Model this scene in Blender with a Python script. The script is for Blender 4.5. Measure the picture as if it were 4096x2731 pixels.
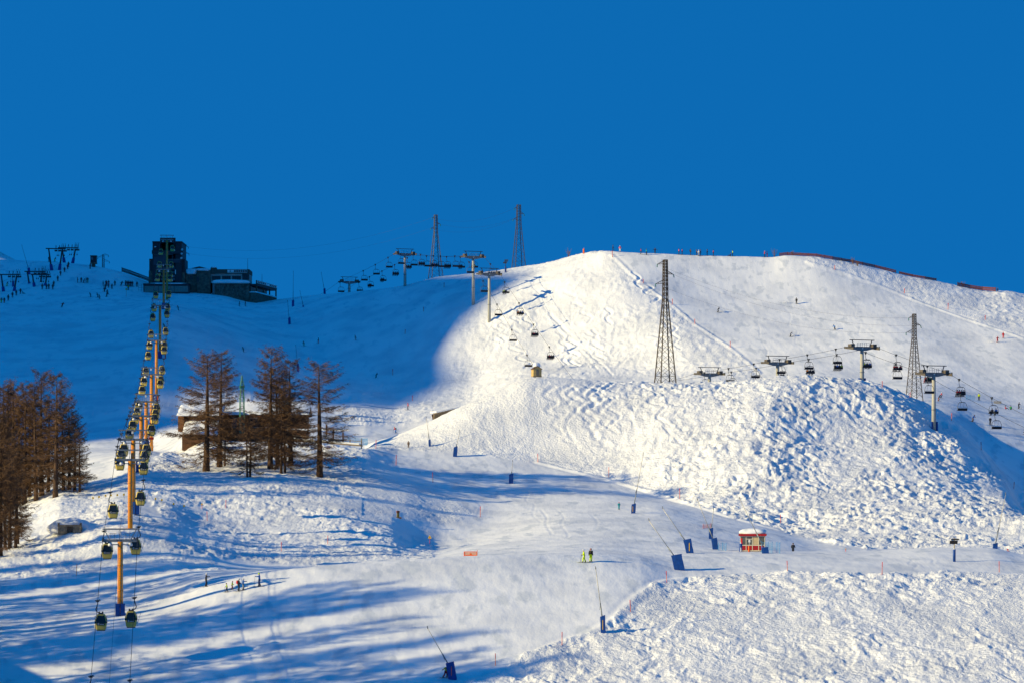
import bpy, math, random
import numpy as np
from mathutils import Vector, Matrix

# ------------------------------------------------------------------ camera, sky, sun
for o in list(bpy.data.objects):
    bpy.data.objects.remove(o)
scene = bpy.context.scene
COL = scene.collection
F, CX, Y0 = 11615.0, 2048.0, 2000.0          # focal length in photo pixels, principal column, eye level row
cam_d = bpy.data.cameras.new('camera')
cam_d.sensor_width = 36.0
cam_d.lens = 36.0 * F / 4096.0
cam_d.shift_y = (Y0 - 1365.5) / 4096.0
cam_d.clip_start = 1.0
cam_d.clip_end = 12000.0
cam = bpy.data.objects.new('camera', cam_d)
cam.rotation_euler = (math.pi / 2, 0, 0)
COL.objects.link(cam)
scene.camera = cam

SUN_A, SUN_E = math.radians(21.0), math.radians(17.8)   # light travels right and a little away; elevation
world = bpy.data.worlds.new('World')
scene.world = world
world.use_nodes = True
nt = world.node_tree
bg = nt.nodes['Background']
sky = nt.nodes.new('ShaderNodeTexSky')
sky.sky_type = 'NISHITA'
sky.sun_disc = False
sky.sun_elevation = SUN_E
sky.sun_rotation = math.radians(270.0) - SUN_A
sky.altitude = 2500.0
sky.air_density = 1.0
sky.dust_density = 0.0
sky.ozone_density = 3.0
tc = nt.nodes.new('ShaderNodeTexCoord')
va = nt.nodes.new('ShaderNodeVectorMath'); va.operation = 'ADD'; va.inputs[1].default_value = (0, 0, 1.1)
vn = nt.nodes.new('ShaderNodeVectorMath'); vn.operation = 'NORMALIZE'
mx = nt.nodes.new('ShaderNodeMix'); mx.data_type = 'RGBA'; mx.blend_type = 'MULTIPLY'
mx.inputs[0].default_value = 1.0
mx.inputs[7].default_value = (0.045, 0.86, 1.28, 1)
nt.links.new(tc.outputs['Generated'], va.inputs[0])
nt.links.new(va.outputs[0], vn.inputs[0])
nt.links.new(vn.outputs[0], sky.inputs[0])
nt.links.new(sky.outputs[0], mx.inputs[6])
nt.links.new(mx.outputs[2], bg.inputs[0])
bg.inputs[1].default_value = 0.15

sun_d = bpy.data.lights.new('sun', 'SUN')
sun_d.energy = 3.8
sun_d.angle = math.radians(0.53)
sun_d.color = (1.0, 0.83, 0.44)
sun = bpy.data.objects.new('sun', sun_d)
SDIR = Vector((math.cos(SUN_A) * math.cos(SUN_E), math.sin(SUN_A) * math.cos(SUN_E), -math.sin(SUN_E)))
sun.rotation_euler = SDIR.to_track_quat('-Z', 'Y').to_euler()
sun.location = (-200, 100, 300)
COL.objects.link(sun)
scene.view_settings.view_transform = 'Standard'
scene.view_settings.look = 'None'
scene.view_settings.exposure = 0.68
scene.view_settings.gamma = 1.0

# ------------------------------------------------------------------ helpers
rnd = random.Random(7)

def at(px, py, d):
    """photo pixel at depth d -> world point"""
    return Vector(((px - CX) / F * d, d, (Y0 - py) / F * d))

MATS = {}
def mat(name, col, rough=0.6, metal=0.0, noise=0.12, scale=3.0, bump=0.0, spec=0.3):
    """procedural principled material with a little mottling"""
    if name in MATS:
        return MATS[name]
    m = bpy.data.materials.new(name); m.use_nodes = True
    n = m.node_tree; p = n.nodes['Principled BSDF']
    p.inputs['Roughness'].default_value = rough
    p.inputs['Metallic'].default_value = metal
    p.inputs['Specular IOR Level'].default_value = spec
    t = n.nodes.new('ShaderNodeTexCoord')
    nz = n.nodes.new('ShaderNodeTexNoise'); nz.inputs['Scale'].default_value = scale
    nz.inputs['Detail'].default_value = 5
    n.links.new(t.outputs['Object'], nz.inputs['Vector'])
    r = n.nodes.new('ShaderNodeValToRGB')
    c = col
    r.color_ramp.elements[0].position = 0.3; r.color_ramp.elements[1].position = 0.7
    r.color_ramp.elements[0].color = (c[0]*(1-noise), c[1]*(1-noise), c[2]*(1-noise), 1)
    r.color_ramp.elements[1].color = (min(1, c[0]*(1+noise)), min(1, c[1]*(1+noise)), min(1, c[2]*(1+noise)), 1)
    n.links.new(nz.outputs['Fac'], r.inputs['Fac'])
    n.links.new(r.outputs['Color'], p.inputs['Base Color'])
    if bump:
        b = n.nodes.new('ShaderNodeBump'); b.inputs['Strength'].default_value = bump
        b.inputs['Distance'].default_value = 0.05
        n.links.new(nz.outputs['Fac'], b.inputs['Height'])
        n.links.new(b.outputs['Normal'], p.inputs['Normal'])
    MATS[name] = m
    return m

def snow_material():
    m = bpy.data.materials.new('snow'); m.use_nodes = True
    n = m.node_tree; p = n.nodes['Principled BSDF']
    p.inputs['Roughness'].default_value = 0.75
    p.inputs['Specular IOR Level'].default_value = 0.12
    t = n.nodes.new('ShaderNodeTexCoord')
    at_ = n.nodes.new('ShaderNodeAttribute'); at_.attribute_name = 'rough'
    n1 = n.nodes.new('ShaderNodeTexNoise'); n1.inputs['Scale'].default_value = 2.3
    n1.inputs['Detail'].default_value = 6; n1.inputs['Roughness'].default_value = 0.6
    n2 = n.nodes.new('ShaderNodeTexNoise'); n2.inputs['Scale'].default_value = 0.09
    n2.inputs['Detail'].default_value = 6
    for q in (n1, n2):
        n.links.new(t.outputs['Object'], q.inputs['Vector'])
    r = n.nodes.new('ShaderNodeValToRGB')
    r.color_ramp.elements[0].position = 0.36; r.color_ramp.elements[1].position = 0.56
    r.color_ramp.elements[0].color = (0.74, 0.755, 0.785, 1)
    r.color_ramp.elements[1].color = (0.90, 0.90, 0.90, 1)
    n.links.new(n2.outputs['Fac'], r.inputs['Fac'])
    n.links.new(r.outputs['Color'], p.inputs['Base Color'])
    def stretched(sx, sy, rot, detail, seed):
        mp = n.nodes.new('ShaderNodeMapping'); mp.inputs['Scale'].default_value = (sx, sy, sx); mp.inputs['Rotation'].default_value = (0, 0, rot); mp.inputs['Location'].default_value = (seed, seed*1.7, 0)
        q_ = n.nodes.new('ShaderNodeTexNoise'); q_.inputs['Scale'].default_value = 1.0; q_.inputs['Detail'].default_value = detail
        n.links.new(t.outputs['Object'], mp.inputs['Vector']); n.links.new(mp.outputs[0], q_.inputs['Vector']); return q_
    s1 = stretched(0.36, 0.11, 0.75, 6, 3.0)          # scraped icy patches
    rp = n.nodes.new('ShaderNodeValToRGB'); rp.color_ramp.elements[0].position = 0.55; rp.color_ramp.elements[1].position = 0.64
    n.links.new(s1.outputs['Fac'], rp.inputs['Fac'])
    inv = n.nodes.new('ShaderNodeMath'); inv.operation = 'SUBTRACT'; inv.inputs[0].default_value = 1.0; inv.use_clamp = True
    n.links.new(at_.outputs['Fac'], inv.inputs[1])
    pm = n.nodes.new('ShaderNodeMath'); pm.operation = 'MULTIPLY'; n.links.new(rp.outputs['Color'], pm.inputs[0]); n.links.new(inv.outputs[0], pm.inputs[1])
    pk_ = n.nodes.new('ShaderNodeMath'); pk_.operation = 'MULTIPLY'; pk_.inputs[1].default_value = 0.7; n.links.new(pm.outputs[0], pk_.inputs[0])
    mxc = n.nodes.new('ShaderNodeMix'); mxc.data_type = 'RGBA'; mxc.inputs[7].default_value = (0.60, 0.64, 0.69, 1)
    n.links.new(pk_.outputs[0], mxc.inputs[0]); n.links.new(r.outputs['Color'], mxc.inputs[6]); n.links.new(mxc.outputs[2], p.inputs['Base Color'])
    s2 = stretched(2.0, 0.10, 0.38, 4, 7.0); s3 = stretched(2.6, 0.14, -0.5, 4, 11.0)   # crossing ski marks
    ad = n.nodes.new('ShaderNodeMath'); ad.operation = 'ADD'; n.links.new(s2.outputs['Fac'], ad.inputs[0]); n.links.new(s3.outputs['Fac'], ad.inputs[1])
    b0 = n.nodes.new('ShaderNodeBump'); b0.inputs['Distance'].default_value = 0.16; b0.inputs['Strength'].default_value = 0.13
    n.links.new(ad.outputs[0], b0.inputs['Height'])
    mr = n.nodes.new('ShaderNodeMapRange')
    mr.inputs['To Min'].default_value = 0.10; mr.inputs['To Max'].default_value = 0.8
    n.links.new(at_.outputs['Fac'], mr.inputs['Value'])
    b = n.nodes.new('ShaderNodeBump'); b.inputs['Distance'].default_value = 0.35
    n.links.new(mr.outputs[0], b.inputs['Strength'])
    n.links.new(n1.outputs['Fac'], b.inputs['Height'])
    n.links.new(b0.outputs['Normal'], b.inputs['Normal'])
    n.links.new(b.outputs['Normal'], p.inputs['Normal'])
    return m
SNOW = snow_material()
MATS['snow'] = SNOW

def hash2(ix, iy, seed):
    h = (ix.astype(np.int64) * 374761393 + iy.astype(np.int64) * 668265263 + seed * 1274126177) & 0xFFFFFFFF
    h = ((h ^ (h >> 13)) * 1103515245) & 0xFFFFFFFF
    h = (h ^ (h >> 16)) & 0xFFFFFFFF
    return h.astype(np.float64) / 4294967296.0

def gnoise(x, y, seed=0):
    """2-D gradient noise, about -0.7..0.7"""
    x0 = np.floor(x); y0 = np.floor(y); fx = x - x0; fy = y - y0
    u = fx*fx*fx*(fx*(fx*6-15)+10); v = fy*fy*fy*(fy*(fy*6-15)+10)
    def g(dx, dy):
        a = hash2(x0+dx, y0+dy, seed) * 2*np.pi
        return np.cos(a)*(fx-dx) + np.sin(a)*(fy-dy)
    a = g(0, 0); b = g(1, 0); c = g(0, 1); d = g(1, 1)
    return (a*(1-u)+b*u)*(1-v) + (c*(1-u)+d*u)*v

def pchip(xk, yk, x):
    """monotone cubic through xk (1-D), yk; x 1-D; constant outside"""
    xk = np.asarray(xk, float); yk = np.asarray(yk, float)
    if len(xk) == 1:
        return np.full_like(x, yk[0])
    h = np.diff(xk); dl = np.diff(yk)/h
    m = np.zeros_like(yk)
    for i in range(1, len(xk)-1):
        if dl[i-1]*dl[i] > 0:
            w1 = 2*h[i]+h[i-1]; w2 = h[i]+2*h[i-1]
            m[i] = (w1+w2)/(w1/dl[i-1]+w2/dl[i])
    xc = np.clip(x, xk[0], xk[-1])
    i = np.clip(np.searchsorted(xk, xc, side='right')-1, 0, len(xk)-2)
    t = (xc-xk[i])/h[i]
    return ((2*t**3-3*t**2+1)*yk[i] + (t**3-2*t**2+t)*h[i]*m[i]
            + (-2*t**3+3*t**2)*yk[i+1] + (t**3-t**2)*h[i]*m[i+1])

# ------------------------------------------------------------------ terrain: contour lines, near to far, each (photo column, depth m, photo row)
LINES = [
 [(-4000, 250, 2300), (-1600, 250, 2800), (0, 250, 3900)],
 [(-4000, 368, 1880), (-1600, 368, 2120), (-500, 368, 2640), (0, 368, 2745), (4700, 368, 2745)],
 [(-4000, 385, 1860), (-1600, 385, 2080), (-500, 385, 2460), (0, 385, 2535), (480, 386, 2515), (1200, 386, 2490), (2400, 388, 2480), (2700, 386, 2520), (4096, 386, 2530), (4700, 386, 2530)],
 [(-4000, 405, 1850), (-1600, 405, 2060), (-500, 405, 2350), (0, 405, 2400), (300, 405, 2395), (480, 405, 2385), (650, 405, 2360), (800, 405, 2325), (1000, 407, 2290), (1200, 408, 2270), (1600, 412, 2240), (2000, 415, 2222), (2350, 418, 2215), (2550, 417, 2235), (2700, 415, 2270), (2900, 412, 2290), (3300, 412, 2290), (4096, 412, 2310), (4700, 412, 2310)],
 [(-700, 428, 2290), (0, 428, 2260), (300, 428, 2250), (480, 428, 2235), (650, 428, 2235), (800, 430, 2245), (1000, 430, 2272), (1200, 430, 2282), (1600, 434, 2246), (1850, 435, 2226), (2100, 437, 2210), (2350, 440, 2197), (2700, 438, 2216), (2900, 445, 2207), (3200, 450, 2205), (3500, 455, 2201), (3750, 455, 2187), (3950, 455, 2188), (4096, 452, 2215), (4700, 450, 2260)],
 [(-700, 460, 2200), (0, 460, 2180), (150, 460, 2160), (290, 460, 2118), (480, 458, 2092), (650, 460, 2110), (800, 462, 2150), (1000, 462, 2190), (1200, 460, 2212), (1500, 460, 2222), (1700, 462, 2225), (1850, 462, 2206), (2100, 465, 2180), (2400, 468, 2160), (2700, 468, 2170), (2900, 470, 2185), (3100, 475, 2205), (3300, 480, 2225), (3600, 485, 2240), (4096, 480, 2260), (4700, 480, 2290)],
 [(-700, 500, 2120), (0, 500, 2085), (150, 500, 2040), (250, 500, 2005), (350, 500, 2012), (480, 497, 2000), (650, 500, 2010), (800, 500, 2050), (1000, 498, 2080), (1200, 495, 2090), (1400, 490, 2110), (1560, 490, 2138), (1650, 490, 2178), (1750, 492, 2194), (1850, 495, 2180), (2000, 500, 2148), (2300, 510, 2090), (2600, 515, 2080), (2900, 515, 2115), (3100, 512, 2150), (3300, 510, 2185), (3700, 515, 2190), (4096, 515, 2190), (4700, 515, 2260)],
 [(-700, 540, 2030), (0, 540, 2000), (150, 540, 1970), (250, 540, 1945), (420, 540, 1920), (565, 541, 1888), (650, 540, 1900), (750, 538, 1905), (900, 540, 1905), (1100, 540, 1920), (1400, 535, 1972), (1600, 535, 2008), (1800, 538, 2048), (1950, 545, 2045), (2100, 550, 2030), (2400, 555, 2010), (2600, 555, 2015), (2800, 550, 2050), (3000, 545, 2080), (3200, 540, 2120), (3600, 545, 2080), (4096, 550, 2075), (4700, 550, 2230)],
 [(-700, 590, 1960), (0, 590, 1940), (250, 590, 1880), (420, 592, 1835), (585, 594, 1803), (650, 585, 1818), (720, 572, 1848), (800, 567, 1862), (1100, 566, 1872), (1300, 565, 1882), (1450, 563, 1892), (1600, 568, 1908), (1750, 573, 1925), (1900, 580, 1920), (2100, 588, 1905), (2300, 590, 1915), (2500, 585, 1955), (2700, 575, 1998), (2900, 570, 1985), (3100, 565, 2010), (3300, 568, 1990), (3700, 580, 1950), (4000, 586, 1985), (4096, 584, 2055), (4700, 570, 2230)],
 [(-700, 660, 1880), (0, 660, 1860), (250, 660, 1820), (420, 664, 1800), (603, 664, 1803), (650, 652, 1803), (700, 636, 1798), (760, 610, 1782), (850, 597, 1771), (1000, 595, 1768), (1300, 595, 1777), (1450, 595, 1792), (1520, 600, 1795), (1600, 604, 1802), (1850, 605, 1808), (2100, 605, 1828), (2300, 602, 1855), (2500, 598, 1870), (2700, 592, 1860), (3000, 590, 1815), (3300, 600, 1790), (3600, 606, 1775), (3800, 613, 1790), (3920, 615, 1845), (4020, 615, 1925), (4096, 612, 2045), (4700, 600, 2230)],
 [(-700, 720, 1760), (0, 720, 1745), (250, 720, 1720), (420, 725, 1690), (620, 735, 1645), (700, 732, 1665), (780, 710, 1710), (900, 680, 1755), (1000, 655, 1780), (1300, 640, 1787), (1450, 640, 1800), (1500, 625, 1775), (1600, 625, 1735), (1700, 625, 1692), (1850, 625, 1622), (2000, 628, 1557), (2130, 630, 1507), (2300, 632, 1513), (2600, 635, 1536), (2800, 635, 1536), (3000, 635, 1519), (3200, 635, 1503), (3350, 636, 1509), (3500, 639, 1537), (3650, 640, 1592), (3800, 640, 1672), (3900, 639, 1765), (4000, 638, 1900), (4096, 635, 2052), (4700, 630, 2260)],
 [(-700, 800, 1520), (0, 800, 1500), (250, 805, 1480), (420, 808, 1465), (640, 814, 1433), (750, 812, 1450), (900, 800, 1515), (1100, 778, 1605), (1300, 742, 1690), (1450, 708, 1755), (1600, 690, 1762), (1700, 690, 1740), (1850, 690, 1700), (2130, 690, 1610), (2300, 690, 1610), (2600, 690, 1625), (3200, 690, 1620), (3500, 690, 1625), (3650, 685, 1650), (3800, 676, 1700), (3900, 672, 1790), (4000, 668, 1870), (4096, 664, 1960), (4700, 650, 2200)],
 [(-700, 880, 1340), (0, 880, 1330), (250, 885, 1320), (450, 895, 1290), (652, 915, 1228), (750, 908, 1262), (900, 893, 1330), (1100, 865, 1440), (1300, 825, 1570), (1450, 802, 1622), (1600, 790, 1655), (1850, 780, 1650), (2130, 770, 1570), (2400, 760, 1575), (2600, 750, 1590), (2900, 742, 1590), (3200, 740, 1605), (3500, 735, 1605), (3650, 725, 1600), (3800, 720, 1625), (3900, 720, 1655), (4096, 720, 1700), (4700, 720, 1820)],
 [(-700, 950, 1225), (0, 950, 1220), (250, 955, 1215), (450, 960, 1212), (650, 965, 1207), (800, 955, 1235), (1000, 938, 1300), (1200, 918, 1378), (1350, 878, 1470), (1600, 850, 1540), (1850, 845, 1525), (2130, 846, 1455), (2400, 836, 1470), (2600, 826, 1490), (2800, 815, 1500), (3000, 808, 1508), (3200, 810, 1492), (3500, 808, 1510), (3700, 798, 1530), (3850, 790, 1565), (4096, 790, 1608), (4700, 790, 1660)],
 [(-700, 990, 1182), (0, 990, 1180), (250, 995, 1178), (450, 1000, 1174), (650, 1004, 1198), (800, 1000, 1202), (1000, 985, 1245), (1200, 955, 1290), (1350, 920, 1320), (1600, 890, 1350), (1850, 870, 1330), (2130, 868, 1280), (2400, 859, 1280), (2600, 853, 1290), (2760, 847, 1325), (3000, 850, 1330), (3200, 852, 1330), (3500, 852, 1330), (3850, 850, 1370), (4096, 845, 1400), (4700, 845, 1440)],
 [(-700, 1020, 1150), (0, 1020, 1150), (150, 1022, 1130), (250, 1022, 1120), (350, 1022, 1140), (450, 1022, 1152), (560, 1021, 1167), (650, 1022, 1171), (760, 1022, 1176), (880, 1020, 1186), (960, 1018, 1208), (1020, 1014, 1222), (1100, 1012, 1225), (1200, 990, 1225), (1395, 955, 1215), (1600, 922, 1225), (1850, 889, 1215), (2000, 886, 1180), (2130, 886, 1140), (2300, 881, 1105), (2440, 876, 1108), (2560, 872, 1140), (2800, 876, 1165), (3000, 878, 1180), (3300, 880, 1185), (3600, 881, 1215), (4096, 882, 1265), (4700, 885, 1295)],
 [(-700, 1060, 1030), (0, 1060, 1040), (150, 1060, 1046), (250, 1060, 1052), (340, 1052, 1060), (480, 1044, 1088), (590, 1040, 1128), (700, 1040, 1163), (900, 1040, 1172), (1010, 1050, 1200), (1060, 1060, 1204), (1200, 1050, 1190), (1395, 1003, 1173), (1500, 978, 1161), (1620, 952, 1142), (1750, 955, 1112), (1880, 945, 1098), (2000, 938, 1087), (2100, 932, 1069), (2180, 920, 1055), (2300, 908, 1025), (2370, 900, 1010), (2420, 895, 1006), (2500, 893, 1011), (2650, 893, 1017), (2900, 895, 1026), (3080, 897, 1029), (3150, 897, 1022), (3230, 897, 1026), (3400, 900, 1051), (3500, 902, 1073), (3650, 906, 1109), (3750, 908, 1126), (3850, 910, 1150), (3950, 912, 1168), (4030, 912, 1168), (4096, 914, 1179), (4300, 915, 1190), (4700, 915, 1210)],
]
ROWS = [16, 84, 88, 46, 26, 46, 54, 66, 82, 128, 24, 46, 62, 66, 52, 52]     # rows inserted between neighbouring lines
cols = np.concatenate([np.linspace(-7000, -800, 50), np.linspace(-700, -20, 40), np.arange(-10, 4110, 3.3), np.linspace(4130, 4800, 40), np.linspace(5000, 9000, 24)])
NC = len(cols)
LD = np.array([pchip([q[0] for q in L], [q[1] for q in L], cols) for L in LINES])
LP = np.array([pchip([q[0] for q in L], [q[2] for q in L], cols) for L in LINES])
LZ = (Y0 - LP) / F * LD
# behind the skyline the hill falls away again
for dd, dz in ((70, -10), (260, -70), (900, -230)):
    LD = np.vstack([LD, LD[len(LINES)-1] + dd]); LZ = np.vstack([LZ, LZ[len(LINES)-1] + dz])
ROWS = ROWS + [10, 8, 6]
NL = LD.shape[0]
if (np.diff(LD, axis=0) <= 0).any():
    bad = np.argwhere(np.diff(LD, axis=0) <= 0)
    print('TERRAIN ORDER', [(int(b[0]), int(cols[b[1]])) for b in bad[:20]])
# monotone slopes at the lines, per column
h = np.diff(LD, axis=0); dl = np.diff(LZ, axis=0) / h
M = np.zeros_like(LZ); M[0] = dl[0]; M[-1] = dl[-1]
w1 = 2*h[1:] + h[:-1]; w2 = h[1:] + 2*h[:-1]
same = dl[1:]*dl[:-1] > 0
with np.errstate(divide='ignore', invalid='ignore'):
    M[1:-1] = np.where(same, (w1+w2)/(w1/dl[:-1] + w2/dl[1:]), 0)
Drows, Zrows = [], []
for k in range(NL-1):
    nr = ROWS[k]
    for j in range(nr):
        t = j / nr
        Drows.append(LD[k] + t*h[k])
        Zrows.append((2*t**3-3*t**2+1)*LZ[k] + (t**3-2*t**2+t)*h[k]*M[k] + (-2*t**3+3*t**2)*LZ[k+1] + (t**3-t**2)*h[k]*M[k+1])
Drows.append(LD[-1]); Zrows.append(LZ[-1])
D = np.array(Drows); Z = np.array(Zrows); NR = D.shape[0]
PXG = np.broadcast_to(cols, D.shape)
X = (PXG - CX) / F * D
PYG = Y0 - Z / D * F

def inpoly(px, py, poly):
    inside = np.zeros(px.shape, bool)
    n = len(poly)
    for i in range(n):
        x1, y1 = poly[i]; x2, y2 = poly[(i+1) % n]
        c = ((y1 > py) != (y2 > py))
        if y1 != y2:
            inside ^= c & (px < (x2-x1)*(py-y1)/(y2-y1) + x1)
    return inside

jx = 22*gnoise(X*0.35, D*0.18, 11) + 10*gnoise(X*1.1, D*0.5, 12)
jy = 12*gnoise(X*0.35, D*0.18, 13) + 6*gnoise(X*1.1, D*0.5, 14)
ZONES = [   # polygon in the photograph, nearest and farthest depth, strength
 ([(1750, 2745), (1950, 2690), (2150, 2600), (2420, 2510), (2480, 2440), (2540, 2380), (2620, 2335), (2760, 2308), (3100, 2288), (3500, 2298), (3800, 2290), (5200, 2296), (5200, 4200), (1000, 4200)], 0, 416, 1.0),
 ([(1470, 1790), (1600, 1700), (1850, 1560), (2130, 1400), (3600, 1400), (5000, 2000), (5200, 2270), (4096, 2225), (3650, 2195), (3450, 2190), (3280, 2165), (3100, 2112), (2900, 2060), (2750, 2010), (2500, 1935), (2300, 1880), (2150, 1845), (1900, 1822), (1700, 1800)], 500, 665, 1.0),
 ([(560, 1900), (640, 1820), (720, 1770), (1000, 1700), (1460, 1740), (1480, 1800), (1560, 1850), (1760, 1960), (1900, 2050), (1800, 2095), (1560, 2080), (1725, 2130), (1730, 2230), (1400, 2245), (1150, 2262), (850, 2215), (700, 2120), (600, 2000)], 440, 640, 0.75),
 ([(-3000, 2320), (300, 2312), (560, 2292), (900, 2278), (800, 2180), (620, 2070), (470, 1990), (350, 1960), (-3000, 1800)], 415, 620, 0.7),
 ([(1300, 1700), (1560, 1420), (1700, 1250), (1900, 1100), (2200, 900), (2440, 900), (2452, 1035), (2573, 1140), (2689, 1225), (2780, 1300), (2921, 1392), (3060, 1500), (3060, 1700), (1700, 1700)], 690, 1000, 0.7),
 ([(3150, 960), (3250, 1060), (3360, 1085), (3530, 1140), (3640, 1190), (3800, 1250), (3960, 1305), (4096, 1350), (5000, 1640), (5000, 900)], 820, 930, 0.6),
 ([(-3000, 1800), (700, 1800), (1000, 1700), (1350, 1600), (1550, 1430), (1700, 1250), (1000, 1240), (-3000, 1250)], 690, 1000, 0.4),
]
R = np.zeros_like(D)
for poly, d0, d1, a in ZONES:
    mk = inpoly(PXG + jx, PYG + jy, poly) & (D > d0) & (D < d1)
    R = np.maximum(R, a * mk)
for _ in range(2):
    R[1:-1] = (R[:-2] + 2*R[1:-1] + R[2:]) / 4
    R[:, 1:-1] = (R[:, :-2] + 2*R[:, 1:-1] + R[:, 2:]) / 4

# moguls and churned snow: billowed, warped noise in metres
wx = X + 1.6*gnoise(X*0.15, D*0.15, 21) + 0.45*gnoise(X*0.55, D*0.55, 23); wy = D + 1.9*gnoise(X*0.15, D*0.15, 22) + 0.5*gnoise(X*0.55, D*0.55, 24)
big = gnoise(wx*0.08, wy*0.08, 31) + np.where(D < 416, 0.8*gnoise(wx*0.15, wy*0.17, 40), 0)
m1 = gnoise(wx*0.48, wy*0.50, 32)
b1 = np.abs(gnoise(wx*0.33 + 5, wy*0.38, 38))
m2 = gnoise(wx*1.0, wy*1.15, 33)
b2 = np.abs(gnoise(wx*0.85 + 3, wy*1.0, 39))
b3 = np.abs(gnoise(wx*1.6, wy*1.8, 34))
patch = np.clip(0.85 + 0.9*gnoise(X*0.05, D*0.05, 35) + 0.6*gnoise(X*0.14, D*0.13, 37), 0.3, 1.35)
MOG = (0.55*big + 0.44*m1 - 0.44*b1 + 0.17*m2 - 0.29*b2 - 0.16*b3 + 0.3) * patch
onhill = np.clip((PXG - 2150)/500, 0.3, 1.3) * ((D > 500) & (D < 665) & (PXG > 1450)) 
amp = np.where((D > 500) & (D < 665) & (PXG > 1450), onhill*1.15, 1.0)
amp = np.where((D > 690), 0.85, amp)
amp = np.where((D < 416), 0.8, amp)
und = 0.35*gnoise(X*0.045, D*0.035, 41) + 0.12*gnoise(X*0.13, D*0.1, 42)
fine = 0.03*gnoise(X*0.9, D*0.35, 43) + 0.05*gnoise(X*0.5 + D*0.15, D*0.12, 44) + 0.035*gnoise(X*0.25 + D*0.5, D*0.07 - X*0.03, 45)
keep = np.clip((D - 300)/60, 0, 1) * np.clip((1100 - D)/60, 0.3, 1)
Z = Z + (R*amp*MOG + und*0.6 + fine) * keep

# ski tracks carved into the snow: (photo polyline, depth range, groove depth, half width)
def smooth_poly(pts, n=14):
    pts = [Vector((p[0], p[1], 0)) for p in pts]
    out = []
    for i in range(len(pts)-1):
        p0 = pts[max(i-1, 0)]; p1 = pts[i]; p2 = pts[i+1]; p3 = pts[min(i+2, len(pts)-1)]
        for k in range(n):
            t = k/n
            out.append(0.5*((2*p1) + (p2-p0)*t + (2*p0-5*p1+4*p2-p3)*t*t + (3*p1-p0-3*p2+p3)*t*t*t))
    out.append(pts[-1])
    return [(p.x, p.y) for p in out]

def carve(pts, d0, d1, depth, hw):
    """groove along a photo polyline lying on the visible snow between depths d0 and d1"""
    wp = []
    for px, py in smooth_poly(pts):
        c = int(np.argmin(np.abs(cols - px)))
        col_d = D[:, c]; pyc = Y0 - Z[:, c]/col_d*F
        ok = np.where((col_d > d0) & (col_d < d1))[0]
        nz_ = np.where(pyc[ok] <= py)[0]; j = ok[nz_[0]] if len(nz_) else ok[np.argmin(pyc[ok])]
        wp.append((X[j, c], D[j, c]))
    wp = np.array(wp)
    # keep it smooth
    for _ in range(3):
        wp[1:-1] = (wp[:-2] + 2*wp[1:-1] + wp[2:])/4
    x0, x1 = wp[:, 0].min()-3, wp[:, 0].max()+3; y0, y1 = wp[:, 1].min()-3, wp[:, 1].max()+3
    sel = np.where((X > x0) & (X < x1) & (D > y0) & (D < y1))
    if len(sel[0]) == 0:
        return
    qx, qy = X[sel], D[sel]
    best = np.full(qx.shape, 1e9); side = np.zeros(qx.shape)
    for i in range(len(wp)-1):
        ax, ay = wp[i]; bx, by = wp[i+1]; dx, dy = bx-ax, by-ay; L2 = dx*dx+dy*dy+1e-9
        t = np.clip(((qx-ax)*dx + (qy-ay)*dy)/L2, 0, 1)
        ex = qx-(ax+t*dx); ey = qy-(ay+t*dy); dd = np.sqrt(ex*ex+ey*ey)
        m = dd < best
        best[m] = dd[m]; side[m] = np.sign(dx*ey-dy*ex)[m]
    prof = -depth*np.exp(-(best/hw)**2) + 0.4*depth*np.exp(-((best-1.9*hw)/(0.8*hw))**2)
    Z[sel] += prof

tr = random.Random(3)
for i in range(11):       # S-turns down the left end of the mogul hill
    x = tr.uniform(2060, 2620); y = tr.uniform(1528, 1560) + max(0, (2140-x)*0.5)
    pts = []; a = tr.uniform(16, 34); ph = tr.choice((0, 1)); dx = tr.uniform(-26, 30)
    for k in range(tr.randint(5, 9)):
        pts.append((x + (a if (k+ph) % 2 else -a), y + k*tr.uniform(27, 36))); x += dx*0.6
    carve(pts, 585, 632, tr.uniform(0.10, 0.2), tr.uniform(0.34, 0.5))
for i in range(16):       # loose turns on the white face under the chairlift
    x = tr.uniform(2000, 2700); y = tr.uniform(1080, 1380); pts = []; a = tr.uniform(10, 26); dx = tr.uniform(-6, 16)
    for k in range(tr.randint(4, 7)):
        pts.append((x + (a if k % 2 else -a), y + k*20)); x += dx
    carve(pts, 740, 960, tr.uniform(0.15, 0.3), 0.4)
carve([(2200, 1262), (2270, 1330), (2330, 1390), (2400, 1450), (2450, 1500)], 740, 960, 0.14, 0.4)
carve([(2150, 1180), (2190, 1250), (2240, 1300), (2290, 1365), (2340, 1420), (2400, 1490)], 740, 960, 0.1, 0.4)
for i in range(16):       # long shallow turns on the pistes
    reg = tr.choice(((2600, 3900, 1090, 1470, 770, 890, 34), (1700, 2500, 1900, 2180, 445, 595, 30), (2900, 4000, 2208, 2278, 408, 448, 12)))
    x = tr.uniform(reg[0], reg[1]); y = tr.uniform(reg[2], reg[3]-reg[6]*4); pts = []
    a = tr.uniform(5, 13)*(2 if reg[6] < 12 else 1); dx = tr.uniform(2, 14)
    for k in range(tr.randint(3, 6)):
        yy = y + k*reg[6]*tr.uniform(0.9, 1.2)
        if yy > reg[3]: break
        pts.append((x + (a if k % 2 else -a), yy)); x += dx
    if len(pts) > 2: carve(pts, reg[4], reg[5], tr.uniform(0.012, 0.028), 0.24)
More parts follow.
